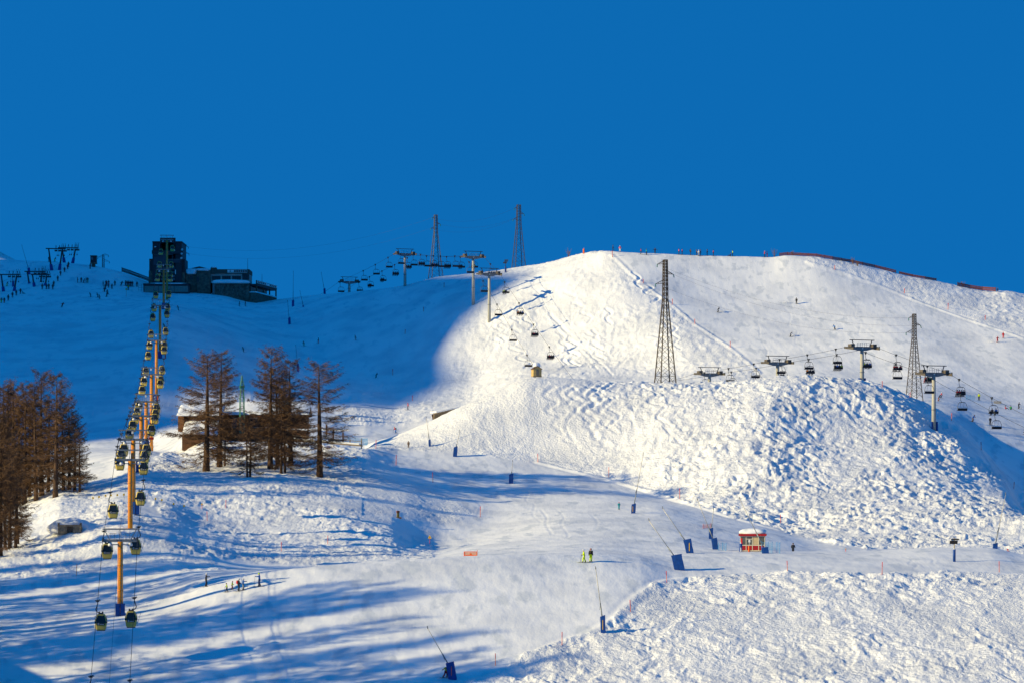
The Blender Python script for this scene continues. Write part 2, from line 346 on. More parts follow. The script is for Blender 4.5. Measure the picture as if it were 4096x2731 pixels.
# machine edges along the groomed borders
for pts, d0, d1, dep in (
  ([(2444, 1020), (2573, 1136), (2689, 1222), (2780, 1298), (2921, 1390), (3040, 1490)], 770, 888, -0.16),
  ([(3230, 1050), (3360, 1090), (3530, 1150), (3640, 1195), (3800, 1255), (3960, 1310), (4096, 1355)], 820, 900, -0.2),
  ([(2150, 1848), (2300, 1885), (2500, 1935), (2750, 2010), (2950, 2075), (3120, 2120)], 500, 615, -0.18),
  ([(1760, 2720), (2150, 2600), (2420, 2500), (2560, 2380), (2700, 2318), (3100, 2288), (3600, 2300), (4090, 2295)], 360, 414, -0.12)):
    carve(pts, d0, d1, dep, 0.6)

me = bpy.data.meshes.new('snow_slope')
nv = NR*NC
co = np.empty((NR, NC, 3)); co[..., 0] = X; co[..., 1] = D; co[..., 2] = Z
me.vertices.add(nv); me.vertices.foreach_set('co', co.astype(np.float32).ravel())
jj, ii = np.meshgrid(np.arange(NR-1), np.arange(NC-1), indexing='ij')
q = np.stack([jj*NC+ii, jj*NC+ii+1, (jj+1)*NC+ii+1, (jj+1)*NC+ii], axis=-1).reshape(-1, 4)
me.loops.add(q.size); me.loops.foreach_set('vertex_index', q.astype(np.int32).ravel())
me.polygons.add(len(q)); me.polygons.foreach_set('loop_start', (np.arange(len(q))*4).astype(np.int32))
me.polygons.foreach_set('use_smooth', np.ones(len(q), bool))
me.update()
ra = me.attributes.new('rough', 'FLOAT', 'POINT'); ra.data.foreach_set('value', np.clip(R, 0, 1).astype(np.float32).ravel())
me.materials.append(SNOW)
terrain = bpy.data.objects.new('snow_slope', me); COL.objects.link(terrain)
terrain['kind'] = 'structure'

def gz(x, y):
    """snow height at a plan position"""
    px = x/y*F + CX
    c = min(max(np.searchsorted(cols, px), 1), NC-1)
    t = (px-cols[c-1])/(cols[c]-cols[c-1]); t = min(max(t, 0), 1)
    return float((1-t)*np.interp(y, D[:, c-1], Z[:, c-1]) + t*np.interp(y, D[:, c], Z[:, c]))

def hit(px, py, dmin=0.0, dmax=2000.0):
    """first snow point met by the line of sight through a photo pixel, beyond dmin"""
    c = int(np.argmin(np.abs(cols-px))); d = D[:, c]; p = Y0 - Z[:, c]/d*F
    ok = np.where((d >= dmin) & (d <= dmax))[0]
    best = ok[np.argmin(p[ok])]
    for j in ok:
        if p[j] <= py:
            best = j; break
    y = float(d[best]); x = (px-CX)/F*y
    return Vector((x, y, gz(x, y)))

# ------------------------------------------------------------------ mountain to the left (its shadow lies over the upper left slopes) and a far sunlit peak
ca, sa = math.cos(SUN_A), math.sin(SUN_A); te = math.tan(SUN_E)
edge = []           # where the edge of its shadow lies on the snow
for px, py in ((-600, 1800), (0, 1800), (250, 1802), (420, 1801), (1660, 1612), (1790, 1605), (1890, 1565), (1935, 1490), (1905, 1400), (1865, 1310), (1875, 1250), (1950, 1190), (2010, 1140), (2065, 1105), (2140, 1072)):
    p = hit(px, py, 560)
    edge.append((-sa*p.x + ca*p.y, p.z + te*(ca*p.x + sa*p.y)))
for px, py in ((300, 1700), (600, 1560), (800, 1550), (1000, 1500), (1200, 1450), (1300, 1560), (1400, 1500), (1500, 1480), (1600, 1400), (1700, 1250), (1800, 1160), (1300, 1280), (1000, 1300), (700, 1350), (300, 1500), (400, 1740), (500, 1740), (580, 1700), (330, 1760), (200, 1760), (450, 1620), (600, 1640), (680, 1600), (700, 1680)):
    p = hit(px, py, 640)          # well inside the shade
    edge.append((-sa*p.x + ca*p.y, p.z + te*(ca*p.x + sa*p.y) + 6.5))
edge.sort()
ZU = ([300, 500], [-150, -90]); lastu, lastz = 500, -90
grid = {}
for u, zz in edge: grid[round(u/14)] = max(grid.get(round(u/14), -1e9), zz)
for g_ in sorted(grid):
    zz = max(grid[g_], lastz); ZU[0].append(g_*14.0); ZU[1].append(zz); lastu, lastz = g_*14.0, zz
for u, zz in ((lastu+50, lastz+60), (lastu+120, lastz+130), (1250, 400), (1400, 410), (1600, 330), (1800, 120), (2000, -80)):
    ZU[0].append(u); ZU[1].append(zz)
us = np.linspace(300, 2000, 240); ws = np.linspace(-1400, -80, 90)
U, W = np.meshgrid(us, ws, indexing='ij')
crest = pchip(ZU[0], ZU[1], us)[:, None] + math.tan(SUN_E)*700
prof = crest - np.where(W > -700, (W+700)*0.62, (-700-W)*0.75)
prof = prof + 22*gnoise(U*0.012, W*0.012, 51)*np.clip(np.abs(W+700)/80, 0, 1) + 8*gnoise(U*0.05, W*0.05, 52)*np.clip(np.abs(W+700)/60, 0, 1)
MX = W*ca - U*sa; MY = W*sa + U*ca
prof = np.maximum(prof, -160)
vs = np.stack([MX, MY, prof], -1).reshape(-1, 3)
fa = [(i*90+j, i*90+j+1, (i+1)*90+j+1, (i+1)*90+j) for i in range(239) for j in range(89)]
mm = bpy.data.meshes.new('mountain'); mm.from_pydata(vs.tolist(), [], fa); mm.materials.append(SNOW)
mo = bpy.data.objects.new('mountain', mm); COL.objects.link(mo); mo['kind'] = 'structure'

pk = []
NA, NB = 60, 30
for i in range(NA):
    for j in range(NB):
        x = -760 + i*8.0; y = 2545 + j*5.5
        e = 1 - abs(j-8)/14.0
        top = float(np.interp(x, [-760, -520, -460, -440, -428, -415, -400, -360], [330, 262, 222, 212, 203, 196, 180, 100]))
        z = 100 + (top-100)*max(0, e) + 6*float(gnoise(np.array(x*0.03), np.array(y*0.03), 61))
        pk.append((x, y, z))
fa = [(i*NB+j, i*NB+j+1, (i+1)*NB+j+1, (i+1)*NB+j) for i in range(NA-1) for j in range(NB-1)]
mm = bpy.data.meshes.new('distant_peak'); mm.from_pydata(pk, [], fa); mm.materials.append(SNOW)
for p in mm.polygons: p.use_smooth = True
mo = bpy.data.objects.new('distant_peak', mm); COL.objects.link(mo); mo['kind'] = 'structure'

# ------------------------------------------------------------------ mesh kit
class MB:
    def __init__(s):
        s.v = []; s.f = []; s.m = []; s.sm = []
    def add(s, vs, fs, mi=0, smooth=False):
        b = len(s.v); s.v += [tuple(p) for p in vs]
        for f in fs:
            s.f.append(tuple(i+b for i in f)); s.m.append(mi); s.sm.append(smooth)
        return s
    def box(s, c, size, rz=0.0, mi=0, top=None):
        """box centred at c; top = (sx, sy) scale of the upper face"""
        hx, hy, hz = size[0]/2, size[1]/2, size[2]/2
        tx, ty = top if top else (1, 1)
        ca_, sa_ = math.cos(rz), math.sin(rz); vs = []
        for z, kx, ky in ((-hz, 1, 1), (hz, tx, ty)):
            for x, y in ((-hx, -hy), (hx, -hy), (hx, hy), (-hx, hy)):
                x *= kx; y *= ky
                vs.append((c[0]+x*ca_-y*sa_, c[1]+x*sa_+y*ca_, c[2]+z))
        return s.add(vs, [(3, 2, 1, 0), (4, 5, 6, 7), (0, 1, 5, 4), (1, 2, 6, 5), (2, 3, 7, 6), (3, 0, 4, 7)], mi)
    def tube(s, pts, rad, n=6, mi=0, cap=True):
        pts = [Vector(p) for p in pts]
        if not hasattr(rad, '__len__'): rad = [rad]*len(pts)
        vs = []; fs = []; up = None
        for i, p in enumerate(pts):
            t = (pts[min(i+1, len(pts)-1)] - pts[max(i-1, 0)])
            t = t.normalized() if t.length > 1e-9 else Vector((0, 0, 1))
            if up is None:
                up = t.orthogonal().normalized()
            up = (up - t*up.dot(t))
            up = up.normalized() if up.length > 1e-6 else t.orthogonal().normalized()
            sd = t.cross(up)
            for k in range(n):
                a = 2*math.pi*k/n
                vs.append(p + (up*math.cos(a) + sd*math.sin(a))*rad[i])
        for i in range(len(pts)-1):
            for k in range(n):
                fs.append((i*n+k, i*n+(k+1) % n, (i+1)*n+(k+1) % n, (i+1)*n+k))
        if cap:
            fs.append(tuple(range(n-1, -1, -1))); fs.append(tuple((len(pts)-1)*n+k for k in range(n)))
        return s.add(vs, fs, mi, n > 5)
    def bar(s, p, q, w, h=None, mi=0):
        """rectangular bar from p to q"""
        p = Vector(p); q = Vector(q); h = h or w; t = (q-p).normalized()
        u = t.cross(Vector((0, 0, 1)))
        u = u.normalized() if u.length > 1e-4 else Vector((1, 0, 0))
        v = u.cross(t).normalized(); vs = []
        for b in (p, q):
            for a, c in ((-1, -1), (1, -1), (1, 1), (-1, 1)):
                vs.append(b + u*(a*w/2) + v*(c*h/2))
        return s.add(vs, [(0, 1, 2, 3), (7, 6, 5, 4), (0, 4, 5, 1), (1, 5, 6, 2), (2, 6, 7, 3), (3, 7, 4, 0)], mi)
    def prism(s, prof, p0, p1, mi=0):
        """profile of (side, up) points swept from p0 to p1 (horizontal sweep)"""
        p0 = Vector(p0); p1 = Vector(p1); t = (p1-p0).normalized(); sd = t.cross(Vector((0, 0, 1))).normalized(); n = len(prof)
        vs = [p0 + sd*a + Vector((0, 0, b)) for a, b in prof] + [p1 + sd*a + Vector((0, 0, b)) for a, b in prof]
        fs = [tuple(range(n)), tuple(range(2*n-1, n-1, -1))] + [(i, i+n, (i+1) % n+n, (i+1) % n) for i in range(n)]
        return s.add(vs, fs, mi)
    def lathe(s, prof, c=(0, 0, 0), n=10, mi=0):
        vs = []; fs = []
        for r, z in prof:
            for k in range(n):
                a = 2*math.pi*k/n; vs.append((c[0]+r*math.cos(a), c[1]+r*math.sin(a), c[2]+z))
        for i in range(len(prof)-1):
            for k in range(n):
                fs.append((i*n+k, i*n+(k+1) % n, (i+1)*n+(k+1) % n, (i+1)*n+k))
        fs.append(tuple(range(n-1, -1, -1))); fs.append(tuple((len(prof)-1)*n+k for k in range(n)))
        return s.add(vs, fs, mi, True)
    def lump(s, c, size, seed=0, n=14, m=7, rough=0.12, mi=0, zmin=-1.0):
        """irregular rounded heap"""
        r = random.Random(seed); vs = []; fs = []; ph = [r.uniform(0, 6.28) for _ in range(6)]
        for i in range(m+1):
            th = math.pi*i/m
            for k in range(n):
                a = 2*math.pi*k/n
                e = 1 + rough*(math.sin(2*a+ph[0])*math.sin(th*2+ph[1]) + 0.6*math.sin(5*a+ph[2])*math.sin(3*th+ph[3]))
                z = max(math.cos(th), zmin)
                sx = math.copysign(abs(math.cos(a))**0.6, math.cos(a)); sy = math.copysign(abs(math.sin(a))**0.6, math.sin(a))
                rr = math.sin(th)**0.55 * e
                vs.append((c[0]+size[0]/2*rr*sx, c[1]+size[1]/2*rr*sy, c[2]+size[2]/2*z*e))
        for i in range(m):
            for k in range(n):
                fs.append((i*n+k, (i+1)*n+k, (i+1)*n+(k+1) % n, i*n+(k+1) % n))
        return s.add(vs, fs, mi, True)
    def mesh(s, name, mats):
        me = bpy.data.meshes.new(name); me.from_pydata(s.v, [], s.f)
        for m in (mats if isinstance(mats, (list, tuple)) else [mats]): me.materials.append(m)
        me.polygons.foreach_set('material_index', s.m); me.polygons.foreach_set('use_smooth', s.sm)
        me.update(); return me
    def build(s, name, mats, parent=None, kind=None):
        o = bpy.data.objects.new(name, s.mesh(name, mats)); COL.objects.link(o)
        if parent is not None: o.parent = parent
        if kind: o['kind'] = kind
        return o

def tag(o, label, cat, group=None):
    o['label'] = label; o['category'] = cat
    if group: o['group'] = group
    return o
def thing(name, loc, rz, label, cat, group=None):
    o = bpy.data.objects.new(name, None); COL.objects.link(o)
    o.empty_display_size = 0.3; o.location = loc; o.rotation_euler = (0, 0, rz)
    return tag(o, label, cat, group)
def link_mesh(name, me, parent=None, loc=None, rot=None, scale=None):
    o = bpy.data.objects.new(name, me); COL.objects.link(o)
    if parent is not None: o.parent = parent
    if loc is not None: o.location = loc
    if rot is not None: o.rotation_euler = rot
    if scale is not None: o.scale = scale
    return o
def copy_tree(o, parent=None):
    c = o.copy(); COL.objects.link(c)
    if parent is not None: c.parent = parent
    for ch in o.children: copy_tree(ch, c)
    return c
ORD = ['first', 'second', 'third', 'fourth', 'fifth', 'sixth', 'seventh', 'eighth', 'ninth', 'tenth', 'eleventh', 'twelfth', 'thirteenth', 'fourteenth', 'fifteenth', 'sixteenth', 'seventeenth', 'eighteenth', 'nineteenth', 'twentieth', 'twenty-first', 'twenty-second', 'twenty-third', 'twenty-fourth', 'twenty-fifth', 'twenty-sixth', 'twenty-seventh', 'twenty-eighth', 'twenty-ninth', 'thirtieth']

# materials
steel = mat('galvanised_steel', (0.20, 0.22, 0.23), 0.45, 0.5)
dsteel = mat('dark_steel', (0.045, 0.05, 0.055), 0.5, 0.4)
pale = mat('pale_concrete_mast', (0.40, 0.39, 0.34), 0.7, 0, 0.08)
yellow = mat('yellow_paint', (0.74, 0.27, 0.01), 0.42, 0, 0.08, 1.0)
cabin_green = mat('cabin_olive_yellow', (0.55, 0.42, 0.09), 0.35, 0, 0.06)
glass = mat('dark_window_glass', (0.012, 0.015, 0.018), 0.08, 0, 0.1, 1, 0, 0.5)
white = mat('white_paint', (0.72, 0.72, 0.70), 0.5, 0, 0.05)
rope = mat('steel_rope', (0.02, 0.022, 0.026), 0.6, 0.2)
rust = mat('weathered_lattice_steel', (0.05, 0.034, 0.021), 0.7, 0.1, 0.3)
blue_mat = mat('blue_tarpaulin', (0.006, 0.055, 0.25), 0.5, 0, 0.2, 2.0, 0.4)
pole_pale = mat('aluminium_lance', (0.52, 0.49, 0.40), 0.45, 0.2)
orange = mat('orange_plastic', (0.75, 0.13, 0.02), 0.5)
red = mat('red_plastic', (0.62, 0.035, 0.03), 0.5)
hut_red = mat('hut_red_paint', (0.33, 0.012, 0.018), 0.5, 0, 0.12)
cream = mat('cream_wood_frame', (0.62, 0.57, 0.44), 0.6)
wood = mat('brown_timber', (0.10, 0.045, 0.02), 0.75, 0, 0.35, 2.5, 0.3)
oldwood = mat('grey_brown_boards', (0.27, 0.20, 0.12), 0.8, 0, 0.3, 4.0, 0.3)
stone = mat('rubble_stone', (0.13, 0.10, 0.075), 0.85, 0, 0.55, 1.2, 0.6)
darkclad = mat('dark_station_cladding', (0.03, 0.033, 0.04), 0.6, 0, 0.3)
ochre = mat('ochre_plaster', (0.55, 0.37, 0.14), 0.8, 0, 0.15)
bark = mat('larch_bark', (0.075, 0.042, 0.024), 0.9, 0, 0.4, 3.0, 0.5)
twig = mat('larch_twigs', (0.14, 0.076, 0.036), 0.85, 0, 0.35, 0.6)
black = mat('black_rubber', (0.012, 0.012, 0.014), 0.6)
net_blue = mat('blue_net', (0.02, 0.26, 0.55), 0.7)
fence_red = mat('red_brown_snow_fence', (0.16, 0.045, 0.028), 0.8, 0, 0.3)
green_paint = mat('green_crane_paint', (0.02, 0.16, 0.10), 0.55)
yel = mat('signal_yellow', (0.85, 0.50, 0.02), 0.5)

# ------------------------------------------------------------------ gondola line
GK, GP = 120723.0, 788.2                     # plan line: column = GP - GK / depth
def gx(d): return (GP - GK/d - CX)/F*d
GDIR = Vector((gx(1004)-gx(393), 1004-393, 0)).normalized()
GSIDE = Vector((GDIR.y, -GDIR.x, 0))         # to the right
GRZ = math.atan2(GDIR.y, GDIR.x) - math.pi/2
GT = [(481, 2457, 2160), (521, 2091, 1838), (533, 1989, 1757), (565, 1889, 1663), (585, 1803, 1606), (606, 1812, 1497), (626, 1630, 1362), (640, 1433, 1223), (655, 1226, 1079), (668, 1202, 960)]
GT_LABEL = ['nearest yellow gondola tower rising from a blue crash mat on the piste', 'second yellow gondola tower up the line, foot bare in churned snow', 'yellow gondola tower directly behind the second one, dark mat at its foot', 'yellow gondola tower with a blue mat leaning on the left of its foot', 'fifth yellow gondola tower up the line, blue mat round its foot', 'sixth yellow gondola tower up the line, foot hidden behind the snow bank', 'seventh yellow gondola tower, blue and white banner hanging at its foot', 'eighth gondola tower, brown in the shade, blue mat on the dark slope', 'ninth gondola tower, brown, standing in front of the station garage', 'tallest last gondola tower with its gantry above the station roof']
HALF = 2.32
SHEAVE = MB().tube([(-0.09, 0, 0), (0.09, 0, 0)], 0.2, 10).mesh('sheave', dsteel)
rope_pts = {-1: [], 1: []}
for i, (px, pb, pt) in enumerate(GT):
    d = GK/(GP-px); x = gx(d); zb = gz(x, d); zt = (Y0-pt)/F*d
    zb = min(zb, zt-4)
    t = thing('gondola_tower', (x, d, zb), GRZ, GT_LABEL[i], 'lift tower', 'gondola towers')
    H = zt-zb; r = 0.37
    MB().tube([(0, 0, -1.2), (0, 0, H*0.6), (0, 0, H-0.15)], [r*1.05, r, r*0.95], 14).build('mast', yellow, t)
    for q in (0.32, 0.66):
        MB().lathe([(r*1.14, 0), (r*1.14, 0.14)], (0, 0, H*q), 14).build('flange', yellow, t)
    g = MB()
    for q in (-0.2, 0.2): g.bar((q, -r-0.12, 1.5), (q, -r-0.12, H-0.3), 0.05)
    for k in range(int((H-2)/0.6)): g.bar((-0.2, -r-0.12, 1.7+k*0.6), (0.2, -r-0.12, 1.7+k*0.6), 0.04)
    g.build('ladder', steel, t)
    MB().box((0, 0, H), (4.7, 0.34, 0.38)).box((0, 0, H-0.55), (2.4, 0.5, 0.12)).build('crossarm', steel, t)
    g = MB().box((0, 0, H+1.55), (4.75, 0.2, 0.2))
    for sx in (-1, 1):
        g.bar((sx*1.45, 0, H+0.15), (sx*2.15, 0, H+1.5), 0.12)
        g.bar((sx*0.1, 0, H+0.1), (sx*0.1, 0, H+1.5), 0.06)
    g.build('gantry', steel, t)
    g = MB()
    for sx in (-1, 1):
        for a in (0.75, 1.25):
            g.bar((sx*a, -0.4, H+0.2), (sx*a, -0.4, H+0.95), 0.05)
        g.bar((sx*0.5, -0.4, H+0.95), (sx*1.5, -0.4, H+0.95), 0.05); g.bar((sx*0.3, -0.4, H+0.6), (sx*1.7, -0.4, H+0.6), 0.04)
    g.build('catwalk_rail', steel, t)
    for sx in (-1, 1):
        a = MB().bar((sx*HALF, -1.5, H-0.05), (sx*HALF, 1.5, H+0.15), 0.12, 0.22)
        s_ = a.build('sheave_train', dsteel, t)
        for k in range(5):
            yy = -1.3+k*0.65
            link_mesh('sheave', SHEAVE, s_, (sx*HALF, yy, H+0.12+yy*0.06))
        MB().lathe([(0.28, 0), (0.32, 0.2), (0.12, 0.62)], (sx*1.35, 0.05, H-0.75), 8).build('lamp_cowl', white, t)
        c = Vector((x, d, 0)) + GSIDE*(sx*HALF)
        rope_pts[sx].append(Vector((c.x, c.y, zt+0.3)))
    MB().box((-0.12, -0.3, H+1.15), (0.3, 0.04, 0.42)).build('number_plate', white, t)
    if i in (0, 2, 3, 4, 7, 8):
        hm = 1.65 if i == 0 else (2.2 if i in (3, 4) else 2.0)
        mm_ = MB(); off = {3: -0.35, 2: 0.35}.get(i, 0)
        for sx in (-1, 1):
            mm_.box((sx*0.33+off, -0.36, hm/2-0.05), (0.62, 0.3, hm), 0.12*sx, 0, (0.94, 0.9))
        mm_.box((off, 0.36, hm/2-0.1), (1.2, 0.24, hm))
        mm_.build('crash_mat', blue_mat, t)
    if i == 6:
        b_ = MB().box((-0.4, -0.5, 1.6), (0.9, 0.05, 2.6)).build('banner', blue_mat, t)
        for k in range(4): MB().box((-0.4, -0.535, 0.8+k*0.5), (0.5, 0.015, 0.25), 0, 0, (0.5, 1)).build('letter', white, b_)
        MB().box((0.3, -0.5, 1.5), (0.35, 0.05, 2.0)).build('orange_banner', orange, t)
    if i == 7:
        MB().box((1.5, -0.4, 0.3), (0.28, 0.05, 1.6)).build('marker_board', red, t)

def poly_at(pts, d):
    ys = [p.y for p in pts]
    return Vector((float(np.interp(d, ys, [p.x for p in pts])), d, float(np.interp(d, ys, [p.z for p in pts]))))
def sagged(pts, k):
    out = []
    for a, b in zip(pts[:-1], pts[1:]):
        L = (b-a).length; n = max(4, int(L/9))
        for i in range(n):
            t = i/n; p = a.lerp(b, t); p.z -= k*L*L*t*(1-t)*4/1000; out.append(p)
    out.append(pts[-1]); return out
GROPE = {}
for sx in (-1, 1):
    p = rope_pts[sx]
    d0 = 300.0; c = Vector((gx(d0), d0, 0)) + GSIDE*(sx*HALF)
    low = Vector((c.x, c.y, p[0].z - 0.345*(p[0].y-d0)))
    dn = 1036.0; c = Vector((gx(dn), dn, 0)) + GSIDE*(sx*HALF)
    end = Vector((c.x, c.y, (Y0-1012)/F*dn))
    GROPE[sx] = sagged([low] + p + [end], 0.10)
    o = MB().tube(GROPE[sx], 0.034, 5).build('haul_rope', rope)
    tag(o, '%s-hand steel rope of the gondola line running from tower to tower' % ('left' if sx < 0 else 'right'), 'rope', 'gondola ropes')
c0 = [Vector((gx(d), d, 0)) for d in (300, 393)]
mid = [Vector((gx(300), 300, rope_pts[1][0].z-0.345*93+1.0))] + [(a+b)/2 + Vector((0, 0, 1.45)) for a, b in zip(rope_pts[-1], rope_pts[1])]
o = MB().tube(sagged(mid, 0.09), 0.02, 4).build('signal_cable', rope)
tag(o, 'thin middle cable of the gondola line running between the two ropes', 'cable')

# cabin, origin at the rope grip; local -y faces down the line
CW, CH = 1.5, 2.02
def make_cabin(side):
    parts = {}
    zt, zb = -1.72, -1.72-CH
    ox = -side*0.42                    # cabin hangs a little inside the grip
    rows = [(zt, 0.62, 0.66), (zt-0.12, 0.74, 0.80), (zt-0.95, 1.0, 1.0), (zt-1.12, 1.0, 1.0), (zb+0.16, 0.84, 0.9), (zb, 0.70, 0.8)]
    hw, hd = CW/2, 1.0
    b = MB(); vs = []; ch = 0.16
    for z, kx, ky in rows:
        a, c = hw*kx, hd*ky
        vs += [(ox-a+ch, -c, z), (ox+a-ch, -c, z), (ox+a, -c+ch, z), (ox+a, c-ch, z), (ox+a-ch, c, z), (ox-a+ch, c, z), (ox-a, c-ch, z), (ox-a, -c+ch, z)]
    fs = [tuple(range(8))]
    for i in range(len(rows)-1):
        for k in range(8): fs.append((i*8+k, (i+1)*8+k, (i+1)*8+(k+1) % 8, i*8+(k+1) % 8))
    fs.append(tuple((len(rows)-1)*8+k for k in range(7, -1, -1)))
    b.add(vs, fs); parts['shell'] = b.mesh('shell', cabin_green)
    for sg in (-1, 1):
        g = MB()
        y1, y2, y3 = sg*hd*0.80*1.02, sg*hd*1.02, sg*hd*1.02
        za, zc, zd = zt-0.16, zt-0.95, zt-1.10
        g.add([(ox-0.44, y1, za), (ox+0.44, y1, za), (ox+0.63, y2, zc), (ox-0.63, y2, zc)], [(0, 1, 2, 3) if sg < 0 else (3, 2, 1, 0)])
        g.add([(ox-0.63, y2, zc), (ox+0.63, y2, zc), (ox+0.63, y3, zd), (ox-0.63, y3, zd)], [(0, 1, 2, 3) if sg < 0 else (3, 2, 1, 0)])
        parts['end_window' if sg < 0 else 'rear_window'] = g.mesh('end_window', glass)
    for sg in (-1, 1):
        g = MB()
        g.box((ox+sg*hw*0.99, 0, zt-0.62), (0.06, 1.3, 0.85))
        for q in (-1, 1):
            g.box((ox+sg*hw*0.965, q*hd*0.96, zt-1.0), (0.14, 0.14, 0.28))
        parts['side_window' if sg < 0 else 'door_window'] = g.mesh('side_window', glass)
    g = MB().box((ox, -hd*1.0, zt-1.24), (0.98, 0.05, 0.26))
    parts['logo_panel'] = g.mesh('logo_panel', black)
    g = MB(); n = 12; lx, lz = ox-0.28, zt-1.22
    ring = [(lx+math.cos(a)*r, -hd-0.036, lz+math.sin(a)*r) for r in (0.07, 0.12) for a in [0.6+k*5.3/n for k in range(n+1)]]
    g.add(ring, [(k, k+n+1, k+n+2, k+1) for k in range(n)])
    for k, wd in enumerate((0.09, 0.07, 0.1, 0.06, 0.09)):
        g.box((lx+0.21+k*0.1, -hd-0.034, lz-0.03), (wd*0.75, 0.012, 0.11), 0, 0, (0.6, 1))
    parts['logo'] = g.mesh('logo', white)
    g = MB().box((ox, 0, zt+0.08), (0.62, 0.9, 0.14))
    for q in (-1, 1): g.tube([(ox+q*0.2, -0.3, zt+0.16), (ox+q*0.2, -0.3, zt+0.34)], 0.1, 8)
    parts['roof_unit'] = g.mesh('roof_unit', dsteel)
    g = MB().tube([(0, 0, -0.05), (side*0.02, 0, -0.45), (side*0.16, 0, -0.85), (side*0.24, 0, -1.15), (side*0.12, 0, -1.42), (ox*0.6, 0, -1.58), (ox, 0, zt+0.1)], [0.07, 0.06, 0.065, 0.07, 0.06, 0.055, 0.06], 6)
    parts['hanger_arm'] = g.mesh('hanger_arm', dsteel)
    g = MB().box((0, 0, -0.03), (0.34, 0.5, 0.26)).bar((-0.36, 0, 0.02), (0.36, 0, 0.02), 0.1)
    g.bar((-0.28, 0, -0.14), (0.28, 0, 0.16), 0.07)
    parts['grip'] = g.mesh('grip', dsteel)
    g = MB()
    for q in (-0.45, 0, 0.45): g.box((ox+side*(hw*0.93+0.09), q, zb+0.42), (0.16, 0.34, 0.42), 0, 0, (1.2, 1.1))
    parts['ski_rack'] = g.mesh('ski_rack', white)
    g = MB().box((ox, 0, zb-0.04), (1.08, 1.5, 0.1))
    parts['bumper'] = g.mesh('bumper', dsteel)
    g = MB()
    for q in (-0.04, 0.05): g.bar((ox+side*(hw+0.02), -0.1+q, zb+0.35), (ox+side*(hw+0.5), -0.1+q, zb+1.85), 0.09, 0.04)
    parts['rack_ski'] = g.mesh('rack_ski', dsteel)
    return parts
CABIN = {-1: make_cabin(-1), 1: make_cabin(1)}
CAB = {-1: [2798, 2488, 2205, 2043, 1853, 1824, 1799, 1736, 1703, 1673, 1644, 1624, 1561, 1526, 1487, 1424, 1383, 1337, 1271, 1233, 1182, 1114, 1094, 1061, 1010],
       1: [2812, 2478, 2187, 1993, 1872, 1828, 1800, 1719, 1675, 1655, 1633, 1535, 1521, 1481, 1401, 1382, 1327, 1257, 1231, 1177, 1116, 1099, 1061, 996]}
for sx in (-1, 1):
    last = 305.0
    for k, py in enumerate(CAB[sx]):
        # depth on the rope where the cabin's middle shows at this photo row
        ds = np.arange(last, 1034, 0.5); best = None
        for d in ds:
            p = poly_at(GROPE[sx], float(d)); c = Y0-(p.z-2.75)/d*F
            if c <= py: best = p; break
        if best is None: best = poly_at(GROPE[sx], last+4)
        last = best.y+3.2
        sd = 'left' if sx < 0 else 'right'
        sub = 'only its grip showing' if k == 0 else ('dim in the shade' if k > len(CAB[sx])-6 else ('skis in its rack' if sx > 0 else 'ski rack empty'))
        t = thing('gondola_cabin', best, GRZ, '%s gondola cabin from the bottom on the %s rope, %s' % (ORD[k], sd, sub), 'gondola cabin', 'cabins of the gondola line')
        for nm, me_ in CABIN[sx].items():
            if nm == 'rack_ski' and sx < 0: continue
            link_mesh(nm, me_, t)
# red carrier hanging behind the right-hand rope
p = poly_at(GROPE[1], 548); p.z -= 0.0
t = thing('service_carrier', p + GSIDE*(-0.6), GRZ, 'red two-board service carrier hanging under the right gondola rope', 'carrier')
MB().box((0, 0, -3.2), (1.05, 0.12, 0.42)).build('upper_board', hut_red, t)
MB().box((0, 0, -4.75), (1.0, 0.5, 0.42)).build('lower_board', hut_red, t)
g = MB()
for q in (-0.5, 0.5): g.bar((q, 0, -4.6), (q, 0, -3.1), 0.05)
g.bar((0, 0, -3.0), (0.6, 0, 0.0), 0.05)
g.build('frame', dsteel, t)

# ------------------------------------------------------------------ chairlift
CSL = (1/620.0 - 1/1000.0)/(3740-1395)
def cd(px): return 1.0/(1/620.0 + (px-3740)*CSL)
A_ = (lambda d: Vector(((3740-CX)/F*d, d, 0)))(cd(3740)); B_ = (lambda d: Vector(((1395-CX)/F*d, d, 0)))(cd(1395))
CDIR = (B_-A_).normalized(); CSIDE = Vector((CDIR.y, -CDIR.x, 0)); CRZ = math.atan2(CDIR.y, CDIR.x) - math.pi/2
CHALF = 3.25
CT = [(3735, 1686, 1494, 'nearest chairlift tower, tall pale mast standing on the mogul hill at the right'), (3448, 1523, 1391, 'chairlift tower with pale mast and blue pads on the crest of the mogul hill'), (3110, 1540, 1452, 'chairlift tower half sunk behind the crest, right of the one by the big pylon'), (2838, 1560, 1496, 'chairlift tower nearest the large lattice pylon, only its head above the crest'), (1957, 1182, 1097, 'lower chairlift tower of the pair at the edge of the sunlit slope'), (1893, 1188, 1029, 'taller chairlift tower of the pair at the edge of the sunlit slope'), (1620, 1143, 1018, 'chairlift tower against the sky left of the lattice pylon on the ridge'), (1397, 1173, 1129, 'farthest chairlift tower, low on the dark skyline')]
crope = {-1: [], 1: []}
